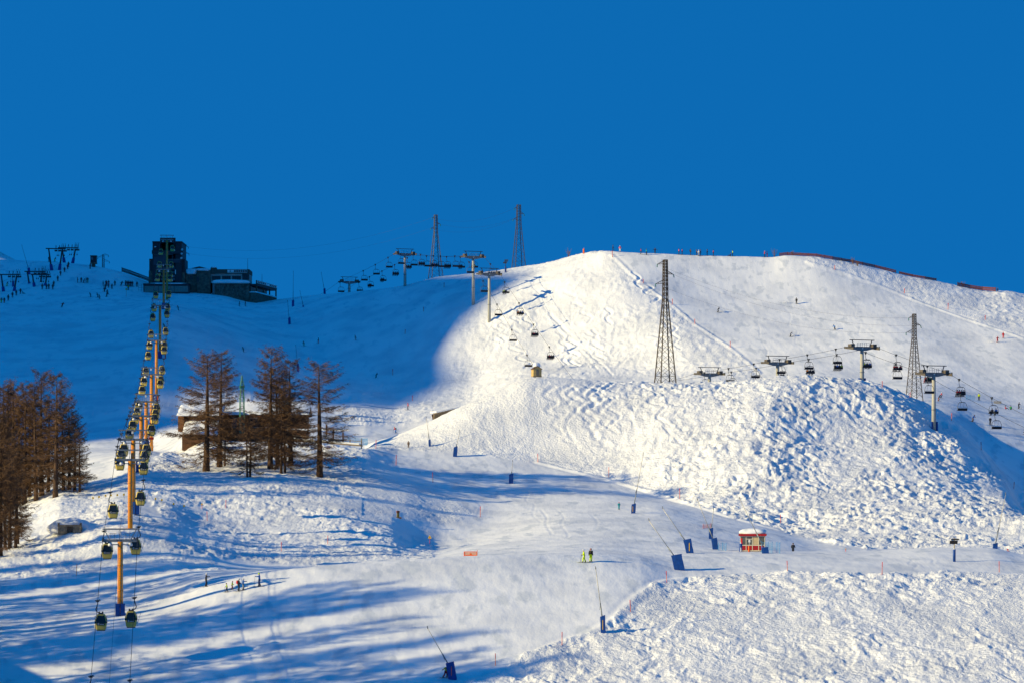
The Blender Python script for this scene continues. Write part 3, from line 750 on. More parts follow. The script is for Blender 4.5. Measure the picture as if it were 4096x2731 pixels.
for i, (px, pb, pt, lab) in enumerate(CT):
    d = cd(px); x = (px-CX)/F*d; zb = min(gz(x, d), (Y0-pb)/F*d+2); zt = (Y0-pt)/F*d
    t = thing('chairlift_tower', (x, d, zb), CRZ, lab, 'lift tower', 'chairlift towers'); H = zt-zb
    MB().tube([(0, 0, -1.5), (0, 0, H*0.5), (0, 0, H-0.2)], [0.50, 0.44, 0.38], 10).build('mast', pale, t)
    MB().lathe([(0.56, 0), (0.56, 0.15)], (0, 0, H*0.35), 10).build('flange', steel, t)
    g = MB(); pr = [(-3.1, 0.22), (-3.1, -0.12), (-1.0, -0.62), (1.0, -0.62), (3.1, -0.12), (3.1, 0.22)]
    g.add([(a, -0.22, H+b) for a, b in pr] + [(a, 0.22, H+b) for a, b in pr], [(5, 4, 3, 2, 1, 0), (6, 7, 8, 9, 10, 11)] + [(k, (k+1) % 6, (k+1) % 6+6, k+6) for k in range(6)])
    g.build('crossarm', steel, t)
    MB().box((0, -0.27, H-0.15), (0.36, 0.03, 0.32)).build('number_plate', white, t)
    g = MB().box((0, 0, H+1.72), (6.2, 0.16, 0.16))
    for sx in (-1, 1): g.bar((sx*1.95, 0, H+0.2), (sx*2.5, 0, H+1.7), 0.16)
    g.build('gantry', dsteel, t)
    g = MB()
    for sx in (-1, 1):
        for a in (0.25, 0.75, 1.5):
            g.bar((sx*a, -0.7, H+0.25), (sx*a, -0.7, H+1.1), 0.05)
        for zz in (0.7, 1.1): g.bar((sx*0.25, -0.7, H+zz), (sx*1.5, -0.7, H+zz), 0.05)
        g.box((sx*0.9, -0.45, H+0.24), (1.5, 0.6, 0.05))
    g.build('catwalk_rail', steel, t)
    for sx in (-1, 1):
        rise = 0.35 if i in (0, 1, 4) else 0.05
        a = MB().bar((sx*CHALF, -2.2, H-rise*0.9), (sx*CHALF, 2.2, H+0.15), 0.16, 0.5)
        a.box((sx*2.75, -0.2, H+0.45), (0.9, 1.6, 0.75))
        s_ = a.build('sheave_train', mat('weathered_sheave_frame', (0.13, 0.11, 0.09), 0.7, 0.3, 0.4), t)
        for k in range(6):
            yy = -2.0+k*0.8
            link_mesh('sheave', SHEAVE, s_, (sx*CHALF, yy, H+0.1))
        c = Vector((x, d, 0)) + CSIDE*(sx*CHALF); crope[sx].append(Vector((c.x, c.y, zt+0.3)))
    if i in (0, 1):
        g = MB()
        for sx in (-1, 1): g.box((sx*0.62, 0, 0.75), (0.36, 0.9, 1.9), 0, 0, (0.9, 0.9))
        g.build('crash_mat', blue_mat, t)
CROPE = {}
for sx in (-1, 1):
    p = crope[sx]
    dh = cd(2265); c = Vector(((2265-CX)/F*dh, dh, 0)) + CSIDE*(sx*CHALF)
    hid = Vector((c.x, c.y, (Y0-(1535 if sx > 0 else 1600))/F*dh))
    d0 = 520.0; t0 = (d0-A_.y)/CDIR.y; c = A_+CDIR*t0+CSIDE*(sx*CHALF)
    low = Vector((c.x, c.y, p[0].z-(p[0].y-d0)*0.285))
    t1 = (1080-A_.y)/CDIR.y; c = A_+CDIR*t1+CSIDE*(sx*CHALF)
    end = Vector((c.x, c.y, p[-1].z-9))
    CROPE[sx] = sagged([low]+p[:4]+[hid]+p[4:]+[end], 0.14)
    o = MB().tube(CROPE[sx], 0.036, 5).build('haul_rope', rope)
    tag(o, '%s-hand steel rope of the chairlift, carrying the %s chairs' % (('left', 'empty') if sx < 0 else ('right', 'occupied')), 'rope', 'chairlift ropes')

def make_chair():
    parts = {}; oz = -1.62; ox = 0.42
    g = MB().box((0, 0, 0.02), (0.34, 0.55, 0.24)).bar((-0.3, 0, 0.08), (0.3, 0, 0.08), 0.1).box((0, 0, -0.22), (0.2, 0.3, 0.36))
    parts['grip'] = g.mesh('grip', dsteel)
    g = MB().tube([(0, 0, -0.1), (0.02, 0, -0.8), (0.08, 0, -1.25), (0.22, 0, -1.5), (ox, 0, oz)], 0.05, 6)
    parts['hanger_arm'] = g.mesh('hanger_arm', dsteel)
    g = MB().tube([(ox-0.62, 0, oz), (ox+0.62, 0, oz)], 0.07, 6)
    parts['top_bar'] = g.mesh('top_bar', dsteel)
    g = MB()
    for q in (-1, 1):
        g.tube([(ox+q*0.6, 0, oz), (ox+q*0.88, 0, oz-0.22), (ox+q*1.1, -0.02, oz-0.8), (ox+q*1.14, -0.05, oz-1.25), (ox+q*1.1, -0.1, oz-1.62)], 0.045, 5)
    parts['side_frame'] = g.mesh('side_frame', dsteel)
    g = MB().box((ox, 0.12, oz-1.66), (2.2, 0.5, 0.12))
    parts['seat'] = g.mesh('seat', black)
    g = MB().box((ox, -0.16, oz-1.4), (2.2, 0.09, 0.42))
    parts['backrest'] = g.mesh('backrest', mat('dark_chair_padding', (0.015, 0.015, 0.018), 0.6))
    g = MB().bar((ox-1.08, 0.3, oz-1.02), (ox+1.08, 0.3, oz-1.02), 0.03)
    for q in (-0.4, 0.4):
        g.bar((ox+q, 0, oz-0.02), (ox+q, 0.1, oz-0.85), 0.03); g.bar((ox+q, 0.1, oz-0.85), (ox+q, 0.3, oz-1.02), 0.03)
    parts['safety_bar'] = g.mesh('safety_bar', dsteel)
    return parts
CHAIR = make_chair()
CHAIR_RIDERS = []
EMPTY = [4130, 3979, 3842, 3710, 3583, 3462, 3343, 3229, 3118, 3015, 2914, 2817, 2172, 2108, 2047, 1988, 1932, 1876, 1819, 1761, 1706, 1652, 1601, 1552, 1501, 1453, 1360]
OCC = [(4108, 'w'), (3967, 'db'), (3836, 'rrdd'), (3709, 'rdgr'), (3584, 'rrr'), (3462, 'ydb'), (3347, 'dbdy'), (3235, 'odd'), (3126, 'dd'), (3024, 'dd'), (2925, 'dd'), (2197, 'drdd'), (2134, 'drdd'), (2076, 'odb'), (2018, 'yd'), (1961, 'ddd'), (1893, 'dy'), (1841, 'dd'), (1786, 'dddd'), (1733, 'drd'), (1682, 'ddd'), (1629, 'ddd'), (1578, 'ddd'), (1528, 'dd'), (1478, 'dr'), (1435, 'dddd')]
def rope_at_px(sx, px):
    best = min(CROPE[sx], key=lambda p: abs(p.x/p.y*F+CX-px)); i = CROPE[sx].index(best)
    lo = CROPE[sx][max(i-1, 0)]; hi = CROPE[sx][min(i+1, len(CROPE[sx])-1)]
    for _ in range(40):
        m = (lo+hi)/2
        if m.x/m.y*F+CX > px: lo = m
        else: hi = m
    return (lo+hi)/2
NUMW = {1: 'one rider', 2: 'two riders', 3: 'three riders', 4: 'four riders'}
for k, px in enumerate(EMPTY):
    p = rope_at_px(-1, px)
    t = thing('chairlift_chair', p, CRZ, '%s empty chair from the right edge, hanging on the left-hand chairlift rope' % ORD[k], 'lift chair', 'chairs of the chairlift')
    for nm, me_ in CHAIR.items(): link_mesh(nm, me_, t)
for k, (px, who) in enumerate(OCC):
    p = rope_at_px(1, px)
    t = thing('chairlift_chair', p, CRZ, '%s occupied chair from the right edge, carrying %s, on the right-hand rope' % (ORD[k], NUMW[len(who)]), 'lift chair', 'chairs of the chairlift')
    for nm, me_ in CHAIR.items(): link_mesh(nm, me_, t)
    CHAIR_RIDERS.append((p, k, who))

# ------------------------------------------------------------------ bare larches
def make_larch(seed, H=21.0, full=1.0, slim=1.0):
    """trunk mesh and crown mesh of a leafless larch of height H, base at the origin"""
    r = random.Random(seed)
    tp = []; n = 12; ph = r.uniform(0, 6.28); lean = r.uniform(-0.25, 0.25)
    for i in range(n+1):
        t = i/n
        tp.append(Vector((lean*t + 0.10*math.sin(3*t+ph), 0.10*math.cos(2.6*t+ph), H*t)))
    base = 0.021*H*(0.6+0.4*full)
    rad = [max(0.02, base*((1-i/n)**0.8)*(1.25 if i == 0 else 1)) for i in range(n+1)]
    tp[0].z = -0.8
    tr_ = MB().tube(tp, rad, 9)
    cr = MB()
    nb = int(125*full)
    for b in range(nb):
        t = 0.10 + 0.89*((b+r.random())/nb)**0.92
        i = min(int(t*n), n-1); p = tp[i].lerp(tp[i+1], t*n-i)
        a = r.uniform(0, 6.283)
        # crown outline: widest low down, rounded narrow top
        L = slim*H*(0.27*(1-t)**0.6 + 0.045) * r.uniform(0.5, 1.12)
        if t < 0.22: L *= r.uniform(0.35, 1.0)
        pitch = -0.34 + 0.95*t**1.6 + r.uniform(-0.18, 0.16)
        dr = Vector((math.cos(a), math.sin(a), 0)); pts = []; ns = 5; bend = r.uniform(-0.25, 0.25); sag = r.uniform(0.10, 0.30)*(1-t)
        sd = Vector((-dr.y, dr.x, 0))
        for k in range(ns+1):
            u = k/ns
            pts.append(p + dr*(L*u) + sd*(bend*L*u*u*0.5) + Vector((0, 0, L*(math.tan(pitch)*u - sag*u*(1-u)*2.4 + 0.16*u**3))))
        br = max(0.022, 0.0085*L + 0.022*(1-t))
        cr.tube(pts, [br*(1-0.8*k/ns) for k in range(ns+1)], 3, cap=False)
        nt_ = int(9 + L*8.5)
        for k in range(nt_):
            u = r.uniform(0.12, 1.0); j = min(int(u*ns), ns-1); q = pts[j].lerp(pts[j+1], u*ns-j)
            l2 = (0.35 + 0.24*L*(1.15-u)) * r.uniform(0.5, 1.2); s2 = r.choice((-1, 1))
            dv = (dr*r.uniform(0.35, 1.0) + sd*(s2*r.uniform(0.3, 1.0)) + Vector((0, 0, r.uniform(-0.62, 0.34)))).normalized()
            e = q + dv*l2; m_ = q.lerp(e, 0.5) + Vector((0, 0, 0.09*l2))
            w = Vector((0, 0, 1)).cross(dv).normalized()*0.026
            w2 = Vector((r.uniform(-1, 1), r.uniform(-1, 1), r.uniform(-1, 1))).cross(dv).normalized()*0.026
            cr.add([q-w, q+w, m_+w2, m_-w2, e], [(0, 1, 2, 3), (3, 2, 4)])
            for kk in range(3):
                g0 = q.lerp(e, r.uniform(0.25, 0.95)); dv2 = (dv + Vector((r.uniform(-1, 1), r.uniform(-1, 1), r.uniform(-0.9, 0.5)))).normalized()
                g1 = g0 + dv2*r.uniform(0.18, 0.5); w3 = dv2.orthogonal().normalized()*0.025
                cr.add([g0-w3, g0+w3, g1], [(0, 1, 2)])
    return tr_.mesh('trunk', bark), cr.mesh('crown', twig)
LARCH = [make_larch(s, 21.0, f, w) for s, f, w in ((1, 1.0, 1.0), (2, 1.05, 0.9), (3, 0.95, 1.12), (4, 0.9, 0.8))]
SLIM = [make_larch(s, 11.0, 0.5, 1.0) for s in (11, 12)]

def larch(px, pb, ptop, kind, label, group, dmin=0, rz=None, wide=1.0, name='larch_tree'):
    p = hit(px, pb, dmin)
    Ht = max(3.0, (pb-ptop)/F*p.y)
    slim = kind >= 10
    tm, cm = (SLIM[kind-10] if slim else LARCH[kind]); s = Ht/(11.0 if slim else 21.0)
    t = thing(name, p, rnd.uniform(0, 6.28) if rz is None else rz, label, 'tree', group)
    t.scale = (s*wide, s*wide, s)
    link_mesh('trunk', tm, t); link_mesh('crown', cm, t)
    return t
MOUND = [(826, 1884, 1421, 2, 1.3, 'leftmost big larch on the mound before the chalet, with the thickest trunk'), (880, 1866, 1407, 1, 1.0, 'tall larch second from the left on the mound before the chalet'),
 (901, 1863, 1652, 10, 1.0, 'thin short larch close right of the second tall larch on the mound'), (988, 1907, 1687, 11, 1.1, 'small thin larch in the gap of the mound, left one of two'), (1001, 1905, 1645, 10, 1.0, 'small thin larch in the gap of the mound, right one of two'),
 (1084, 1874, 1400, 0, 1.0, 'tallest larch of the middle clump on the mound'), (1109, 1861, 1476, 3, 1.0, 'larch just right of the tallest one in the middle clump on the mound'), (1125, 1893, 1534, 11, 0.85, 'thin larch at the front of the middle clump, left of two'), (1139, 1889, 1553, 10, 0.8, 'thin larch at the front of the middle clump, right of two'),
 (1164, 1861, 1442, 1, 1.05, 'larch at the right of the middle clump on the mound'), (1276, 1905, 1453, 2, 1.25, 'wide larch standing alone at the right end of the mound')]
for px, pb, pt, k, w, lab in MOUND:
    larch(px, pb, pt, k, lab, 'larches on the mound', wide=w*1.12)
FOREST = [(54, 2020, 1532, 0), (100, 2015, 1540, 1), (26, 2030, 1560, 3), (143, 2001, 1542, 3), (168, 1980, 1491, 0), (221, 1988, 1498, 1), (252, 1960, 1618, 3), (276, 1958, 1610, 0), (299, 1962, 1660, 2), (318, 1968, 1720, 3), (195, 1965, 1600, 2), (120, 1985, 1600, 2), (75, 2000, 1580, 2), (8, 2010, 1545, 1)]
for k, (px, pb, pt, kd) in enumerate(sorted(FOREST)):
    larch(px, pb, pt, kd, '%s bare larch from the left in the back rank of the forest at the left' % ORD[k], 'larches of the left forest', wide=1.0)
FRONT = [(-20, 2230, 1640, 1), (3, 2223, 1664, 0), (20, 2190, 1780, 3), (38, 2192, 1725, 2), (64, 2190, 1800, 3), (70, 2178, 1830, 1)]
for k, (px, pb, pt, kd) in enumerate(FRONT):
    larch(px, pb, pt, kd, '%s larch from the left in the front rank at the left edge of the picture' % ORD[k], 'larches at the left edge', wide=0.82)
# more of the same wood just left of the picture; its shadows streak the piste
sh = random.Random(23)
for k in range(98):
    y = sh.uniform(308, 402); x = -0.1763*y - 7 - 74*sh.random()**1.1
    Ht = sh.uniform(21, 33)
    if abs(y - (393-0.384*(-53-x))) < 5: Ht *= 0.42      # unseen trees kept low here to let sun reach the nearest gondola tower
    if y < 335: Ht *= 0.8
    tm, cm = LARCH[sh.randrange(4)]
    t = thing('larch_tree', (x, y, gz(x, y)), sh.uniform(0, 6.28), 'bare larch of the wood just outside the left edge of the picture', 'tree', 'larches outside the left edge')
    t.scale = (Ht/21*0.46, Ht/21*0.46, Ht/21)
    link_mesh('trunk', tm, t); link_mesh('crown', cm, t)
# leafless bushes on the ridge
def bush(px, pb, hpx, seed, label):
    p = hit(px, pb, 700); r = random.Random(seed); g = MB(); Hh = hpx/F*p.y
    for b in range(13):
        a = r.uniform(0, 6.28); d1 = Vector((math.cos(a)*r.uniform(0.1, 0.5), math.sin(a)*r.uniform(0.1, 0.5), 1)).normalized(); L = Hh*r.uniform(0.6, 1.05)
        e = d1*L; g.tube([(0, 0, -0.2), e*0.5, e], [0.03, 0.022, 0.01], 3, cap=False)
        for k in range(7):
            q = e*r.uniform(0.4, 1); d2 = (d1+Vector((r.uniform(-1, 1), r.uniform(-1, 1), r.uniform(-0.2, 0.6)))).normalized()
            g.tube([q, q+d2*Hh*r.uniform(0.12, 0.3)], [0.014, 0.008], 3, cap=False)
    t = thing('bare_bush', p, 0, label, 'bush', 'bushes on the ridge')
    g.build('branches', twig, t)
bush(2274, 1028, 34, 1, 'leafless bush on the ridge left of the orange pole')
bush(3098, 1027, 33, 2, 'leafless bush on the ridge between the red skier pair and the red fence')
bush(3170, 1022, 20, 3, 'small bare bush behind the high end of the red fence')
bush(3412, 1058, 26, 4, 'bare bush sticking up behind the middle of the red fence')
bush(3430, 1066, 22, 5, 'bare bush just right of another behind the red fence')
bush(3851, 1150, 24, 6, 'bare bush behind the left end of the far right fence')
bush(3990, 1168, 14, 7, 'small bush right of the far right fence')

# ------------------------------------------------------------------ buildings
def wpt(px, py, d): return at(px, py, d)
def slab(mb, x0, x1, y0, y1, d, thick, mi=0):
    """box whose face shows photo rectangle x0..x1, y0..y1 at depth d, going back by thick"""
    a = at(x0, y1, d); b = at(x1, y0, d)
    return mb.box(((a.x+b.x)/2, d+thick/2, (a.z+b.z)/2), (b.x-a.x, thick, b.z-a.z), 0, mi)
def part(parent, name, x0, x1, y0, y1, d, thick, m, kind=None):
    o = slab(MB(), x0, x1, y0, y1, d, thick).build(name, m); o.parent = parent
    o.matrix_parent_inverse = parent.matrix_world.inverted()
    return o
def root(name, px, py, d, label, cat, group=None):
    p = at(px, py, d)
    o = thing(name, p, 0, label, cat, group); bpy.context.view_layer.update(); return o
def local(parent, mb, name, m, sub=None):
    """mesh given in world coordinates, hung under parent (or a part of it)"""
    o = mb.build(name, m); o.parent = sub or parent
    o.matrix_parent_inverse = Matrix.Identity(4) if sub else Matrix.Translation(-Vector(parent.location))
    return o
def snowcap(x0, x1, y0, y1, d, depth, seed, over=0.3):
    a = at(x0, y1, d); b = at(x1, y0, d)
    return MB().lump(((a.x+b.x)/2, d+depth/2-over, a.z+(b.z-a.z)*0.35), (b.x-a.x+over, depth+over, (b.z-a.z)*1.4), seed, 22, 9, 0.06, 0, -0.5)

# gondola station
S = root('gondola_station', 666, 1166, 1030, 'dark tall gondola station on the upper left skyline with a low garage below', 'building')
D0 = 1026.0
P_ = lambda n, x0, x1, y0, y1, d, th, m: local(S, slab(MB(), x0, x1, y0, y1, d, th), n, m)
P_('side_wall', 610, 640, 971, 1140, D0, 14, darkclad); P_('side_wall', 702, 727, 972, 1140, D0, 14, darkclad)
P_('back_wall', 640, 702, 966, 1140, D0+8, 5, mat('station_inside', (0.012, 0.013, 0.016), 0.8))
P_('roof_slab', 609, 728, 966, 971, D0-0.4, 15, darkclad)
P_('upper_gallery', 607, 731, 1002, 1016, D0-1.2, 3, darkclad)
P_('left_wing', 597, 610.5, 1036, 1084, D0+1, 9, darkclad); P_('right_wing', 726.5, 740, 1038, 1090, D0+1, 9, darkclad)
P_('left_base', 595, 611, 1084, 1136, D0+0.5, 10, stone); P_('right_base', 726, 741, 1090, 1136, D0+0.5, 10, stone)
P_('front_panel', 614, 663, 1021, 1062, D0-0.3, 0.5, mat('blue_grey_panel', (0.045, 0.06, 0.08), 0.6))
P_('front_panel', 672, 722, 1040, 1052, D0-0.3, 0.5, MATS['blue_grey_panel'])
for k in range(7):
    P_('panel_board', 614.5+k*7, 620.5+k*7, 1022, 1061, D0-0.42, 0.12, mat('panel_board', (0.05, 0.065, 0.085), 0.6, 0, 0.25, 0.8))
P_('balcony_rail', 614, 690, 1018, 1019.2, D0-1.5, 0.1, steel); P_('balcony_rail', 672, 722, 1037.5, 1039, D0-1.0, 0.1, steel)
for yy in (1075, 1090, 1105, 1118):
    P_('ramp_glazing', 640, 701, yy-5, yy+5, D0+5-(yy-1075)*0.06, 0.3, mat('pale_grey_panel', (0.16, 0.20, 0.24), 0.5))
P_('inner_column', 636, 641, 1060, 1136, D0+1, 1, darkclad); P_('inner_column', 700, 705, 1060, 1136, D0+1, 1, darkclad)
P_('door', 700, 703.5, 1080, 1098, D0-0.2, 0.2, white)
for (cx_, cy_) in ((729, 1000), (727, 1017), (726, 1034)):
    q = at(cx_, cy_, D0-1.6)
    local(S, MB().tube([q, q+Vector((0, -0.25, 0.05))], [0.12, 0.42], 12), 'dish_antenna', white)
q = at(621, 988, D0-1.2); local(S, MB().lump(q, (0.75, 0.5, 0.35), 3, 10, 5), 'floodlight', white)
P_('parapet', 640, 702, 952, 967, D0+2, 0.4, dsteel)
# garage under it
P_('garage_wall', 574, 753, 1141, 1172, 1020, 6, mat('garage_wall', (0.09, 0.09, 0.095), 0.8, 0, 0.2))
P_('garage_roof', 572.5, 755, 1134.5, 1141, 1019.5, 7, darkclad)
for a, b in ((578, 632), (634.5, 696), (698, 751)):
    dr = P_('garage_door', a, b, 1145, 1169, 1019.85, 0.12, mat('garage_door_beige', (0.25, 0.23, 0.20), 0.7))
    for k in range(3):
        local(S, slab(MB(), a+0.6, b-0.6, 1146+k*7.6, 1153+k*7.6, 1019.8, 0.06), 'door_panel', MATS['garage_door_beige'], dr)
local(S, snowcap(585, 752, 1131, 1136.5, 1019.3, 6, 5, 0.1), 'roof_snow', SNOW)
g = MB()
for xx in (555, 565, 574): g.bar(at(xx, 1164, 1020), at(xx, 1137, 1020), 0.09)
for yy in (1138, 1145, 1152): g.bar(at(555, yy, 1020), at(574, yy, 1020), 0.07)
local(S, g, 'stair_rail', dsteel)

# mountain restaurant
Rr = root('mountain_restaurant', 890, 1172, 1030, 'stone mountain restaurant with white window band and long roof signs, right of the station', 'building')
P_ = lambda n, x0, x1, y0, y1, d, th, m, sub=None: local(Rr, slab(MB(), x0, x1, y0, y1, d, th), n, m, sub)
plast = mat('restaurant_plaster', (0.42, 0.40, 0.36), 0.8)
fasc = mat('grey_green_fascia', (0.075, 0.075, 0.06), 0.8, 0, 0.25)
P_('stone_block', 743, 787, 1094, 1190, 1027, 10, stone); P_('stone_block', 787.4, 842, 1082, 1190, 1026, 12, stone)
P_('window', 759.5, 770.5, 1103, 1117, 1026.9, 0.15, glass); P_('window', 786.6, 796, 1108, 1128, 1025.9, 0.15, glass)
local(Rr, snowcap(741, 789, 1073, 1097, 1026.5, 9, 8), 'roof_snow', SNOW)
local(Rr, snowcap(780, 844, 1072, 1084, 1025.6, 10, 9), 'roof_snow', SNOW)
a = at(766, 1073.5, 1029); b = at(826, 1073.5, 1029); c = at(798, 1066.5, 1029)
local(Rr, MB().add([a, b, c, a+Vector((0, 6, 0)), b+Vector((0, 6, 0)), c+Vector((0, 6, 0))], [(0, 1, 2), (5, 4, 3), (0, 2, 5, 3), (2, 1, 4, 5), (0, 3, 4, 1)]), 'gable', darkclad)
P_('chimney', 842.5, 864, 1071, 1097, 1027, 4, stone); local(Rr, snowcap(843, 863, 1067, 1072, 1026.8, 4, 10, 0.1), 'chimney_snow', SNOW)
up = P_('upper_storey', 839, 997, 1095.5, 1133, 1027, 11, plast)
P_('fascia', 842.3, 997.5, 1078, 1095.5, 1026.4, 12, fasc)
for a, b in ((847.5, 882), (888, 922.5), (928.3, 963.7)):
    w_ = P_('window', a, b, 1104.6, 1120, 1026.85, 0.3, glass, None)
    for k in range(1, 4): P_('mullion', a+(b-a)*k/4-0.4, a+(b-a)*k/4+0.4, 1105, 1120, 1026.75, 0.12, darkclad, w_)
w_ = P_('corner_window', 969, 996.6, 1097, 1120, 1026.8, 0.3, glass)
for k in range(1, 4): P_('mullion', 969+27.6*k/4-0.35, 969+27.6*k/4+0.35, 1097, 1120, 1026.7, 0.1, darkclad, w_)
sg = P_('roof_sign', 909.5, 989, 1080, 1091.5, 1026.2, 0.12, white)
for k in range(6): P_('pictogram', 936+k*8.9, 943+k*8.9, 1081.8, 1089.6, 1026.1, 0.06, dsteel, sg)
lg = MB()
for k, (dx, dy, w) in enumerate(((0, 3.6, 5), (-1.2, 6.2, 3), (1.4, 5.2, 3), (0, 7.8, 7))): slab(lg, 921-w/2+dx, 921+w/2+dx, 1080+dy, 1081+dy, 1026.1, 0.06)
local(Rr, lg, 'sign_emblem', dsteel, sg)
local(Rr, snowcap(846, 998, 1119, 1133.5, 1023.4, 4, 11), 'ledge_snow', SNOW)
P_('lower_wall', 851, 997, 1131, 1215, 1024.5, 13, stone)
P_('corner_pilaster', 850.2, 858.5, 1133, 1180, 1024.2, 0.5, mat('pale_pilaster', (0.20, 0.20, 0.20), 0.9))
rs = random.Random(31)
for k in range(26):
    xx = rs.uniform(866, 992); yy = rs.uniform(1138, 1178); hh = rs.uniform(3, 12)
    P_('frost_streak', xx, xx+rs.uniform(0.6, 1.6), yy, yy+hh, 1024.44, 0.05, mat('frost_streak', (0.26, 0.26, 0.26), 0.9))
g = MB().bar(at(997, 1096, 1026.5), at(1002.5, 1101, 1026.5), 0.25); local(Rr, g, 'rain_spout', darkclad)
# wing running back to the right
A0, A1 = at(997, 1122, 1025), at(1079, 1147, 1052)
def wing(n, zt0, zb0, m, off=0.0, u0=0.0, u1=1.0, th=0.4, sub=None):
    """upright strip along the receding wall, heights as photo rows at its near corner"""
    z0 = (Y0-zt0)/F*1025; z1 = (Y0-zb0)/F*1025
    dv = Vector((A1.x-A0.x, A1.y-A0.y, 0)); nn = Vector((dv.y, -dv.x, 0)).normalized()
    a = Vector((A0.x, A0.y, 0))+dv*u0+nn*off; b = Vector((A0.x, A0.y, 0))+dv*u1+nn*off; vs = []
    for q in (a, b, b-nn*th, a-nn*th):
        vs += [(q.x, q.y, z1), (q.x, q.y, z0)]
    return local(Rr, MB().add(vs, [(0, 2, 3, 1), (2, 4, 5, 3), (4, 6, 7, 5), (6, 0, 1, 7), (1, 3, 5, 7), (0, 6, 4, 2)]), n, m, sub)
wing('deck_roof', 1136.5, 1143, darkclad, 2.6, 0, 1, 6.5)
fw = wing('deck_fascia', 1122, 1137, fasc, 2.7, 0, 1, 0.3)
ws_ = wing('long_sign', 1123.5, 1133, white, 2.78, 0.01, 0.98, 0.06, fw)
for k in range(11):
    if k in (5, 6): continue
    wing('pictogram', 1125, 1131.5, dsteel, 2.84, 0.035+k*0.085, 0.09+k*0.085, 0.05, fw)
wl = wing('wing_wall', 1143, 1176, plast, -1.0, 0, 1, 5)
lit = mat('pale_lit_pane', (0.62, 0.60, 0.50), 0.5)  # pale colour imitates the lit look of the wing's panes
for k in range(5):
    q = wing('window', 1154, 1167, dsteel, -0.93, 0.03+k*0.17, 0.10+k*0.17, 0.1, wl)
    wing('window_pane', 1155.5, 1165.5, lit, -0.86, 0.04+k*0.17, 0.085+k*0.17, 0.08, wl)
wing('wing_base', 1170, 1240, stone, 2.6, 0, 1, 8)
wing('ledge_snow', 1167, 1172, SNOW, 2.75, 0, 1, 3)
for u in (0.02, 0.35, 0.66, 0.98):
    wing('post', 1136, 1180, wood, 2.65, u-0.012, u+0.012, 0.35)
for xx, y0_, y1_ in ((991, 1034, 1080), (1048, 1097, 1140)):
    o = MB().tube([at(xx, y1_, 1034), at(xx, y0_, 1034)], [0.09, 0.05], 5); local(Rr, o, 'aerial', dsteel)

# chalet behind the larches
Lg = root('timber_chalet', 960, 1775, 612, 'brown timber chalet under thick roof snow behind the larches on the mound', 'building')
P_ = lambda n, x0, x1, y0, y1, d, th, m, sub=None: local(Lg, slab(MB(), x0, x1, y0, y1, d, th), n, m, sub)
P_('main_wall', 885, 1225, 1650, 1790, 612, 8, wood)
for k in range(26):
    P_('wall_board', 886+k*13, 897.5+k*13, 1656, 1716, 611.92, 0.09, mat('chalet_board', (0.085, 0.04, 0.018), 0.8, 0, 0.4, 1.5))
for a, b in ((925, 948), (1000, 1030), (1062, 1100), (1120, 1150)):
    w_ = P_('window', a, b, 1672, 1706, 611.8, 0.12, glass); P_('window_frame', a-2, b+2, 1669, 1672, 611.75, 0.15, cream, w_); P_('window_frame', a-2, b+2, 1706, 1709, 611.75, 0.15, cream, w_)
P_('awning', 1030, 1050, 1660, 1665, 610.8, 0.9, orange)
a, b = at(868, 1655, 610.5), at(1233, 1655, 610.5); rz_ = (Y0-1612)/F*617
rf = local(Lg, MB().add([a, b, Vector((b.x, 617, rz_)), Vector((a.x, 617, rz_)), Vector((b.x, 623, a.z)), Vector((a.x, 623, a.z)), a-Vector((0, 0, 0.25)), b-Vector((0, 0, 0.25)), Vector((b.x, 623, a.z-0.25)), Vector((a.x, 623, a.z-0.25))], [(0, 1, 2, 3), (3, 2, 4, 5), (6, 7, 1, 0), (1, 7, 8, 4, 2), (0, 3, 5, 9, 6), (6, 9, 8, 7)]), 'roof', wood)
def roof_snow(x0, x1, ye, yr, de, dr_, seed):
    """blanket of snow over a roof slope: eave row ye at depth de, ridge row yr at depth dr_"""
    n, m_ = 30, 8; r = random.Random(seed); vs = []; fs = []
    ze, zr = (Y0-ye)/F*de, (Y0-yr)/F*dr_
    for j in range(m_+2):
        for i in range(n+1):
            u = i/n; t = max(0, (j-1))/m_
            e = min(1.0, min(u, 1-u)*9)
            th = 0.42*(e**0.5)*(1 + 0.18*math.sin(u*17+seed)+0.1*r.uniform(-1, 1))
            y = de+(dr_-de)*t - 0.12; z = ze+(zr-ze)*t + (th if j > 0 else -0.05)
            x = (x0+(x1-x0)*u-CX)/F*de
            vs.append((x, y + (0.05*math.sin(u*23) if j < 2 else 0), z))
    for j in range(m_+1):
        for i in range(n): fs.append((j*(n+1)+i, j*(n+1)+i+1, (j+1)*(n+1)+i+1, (j+1)*(n+1)+i))
    return MB().add(vs, fs, 0, True)
local(Lg, roof_snow(864, 1236, 1656, 1613, 610.3, 617.2, 1), 'roof_snow', SNOW, rf)
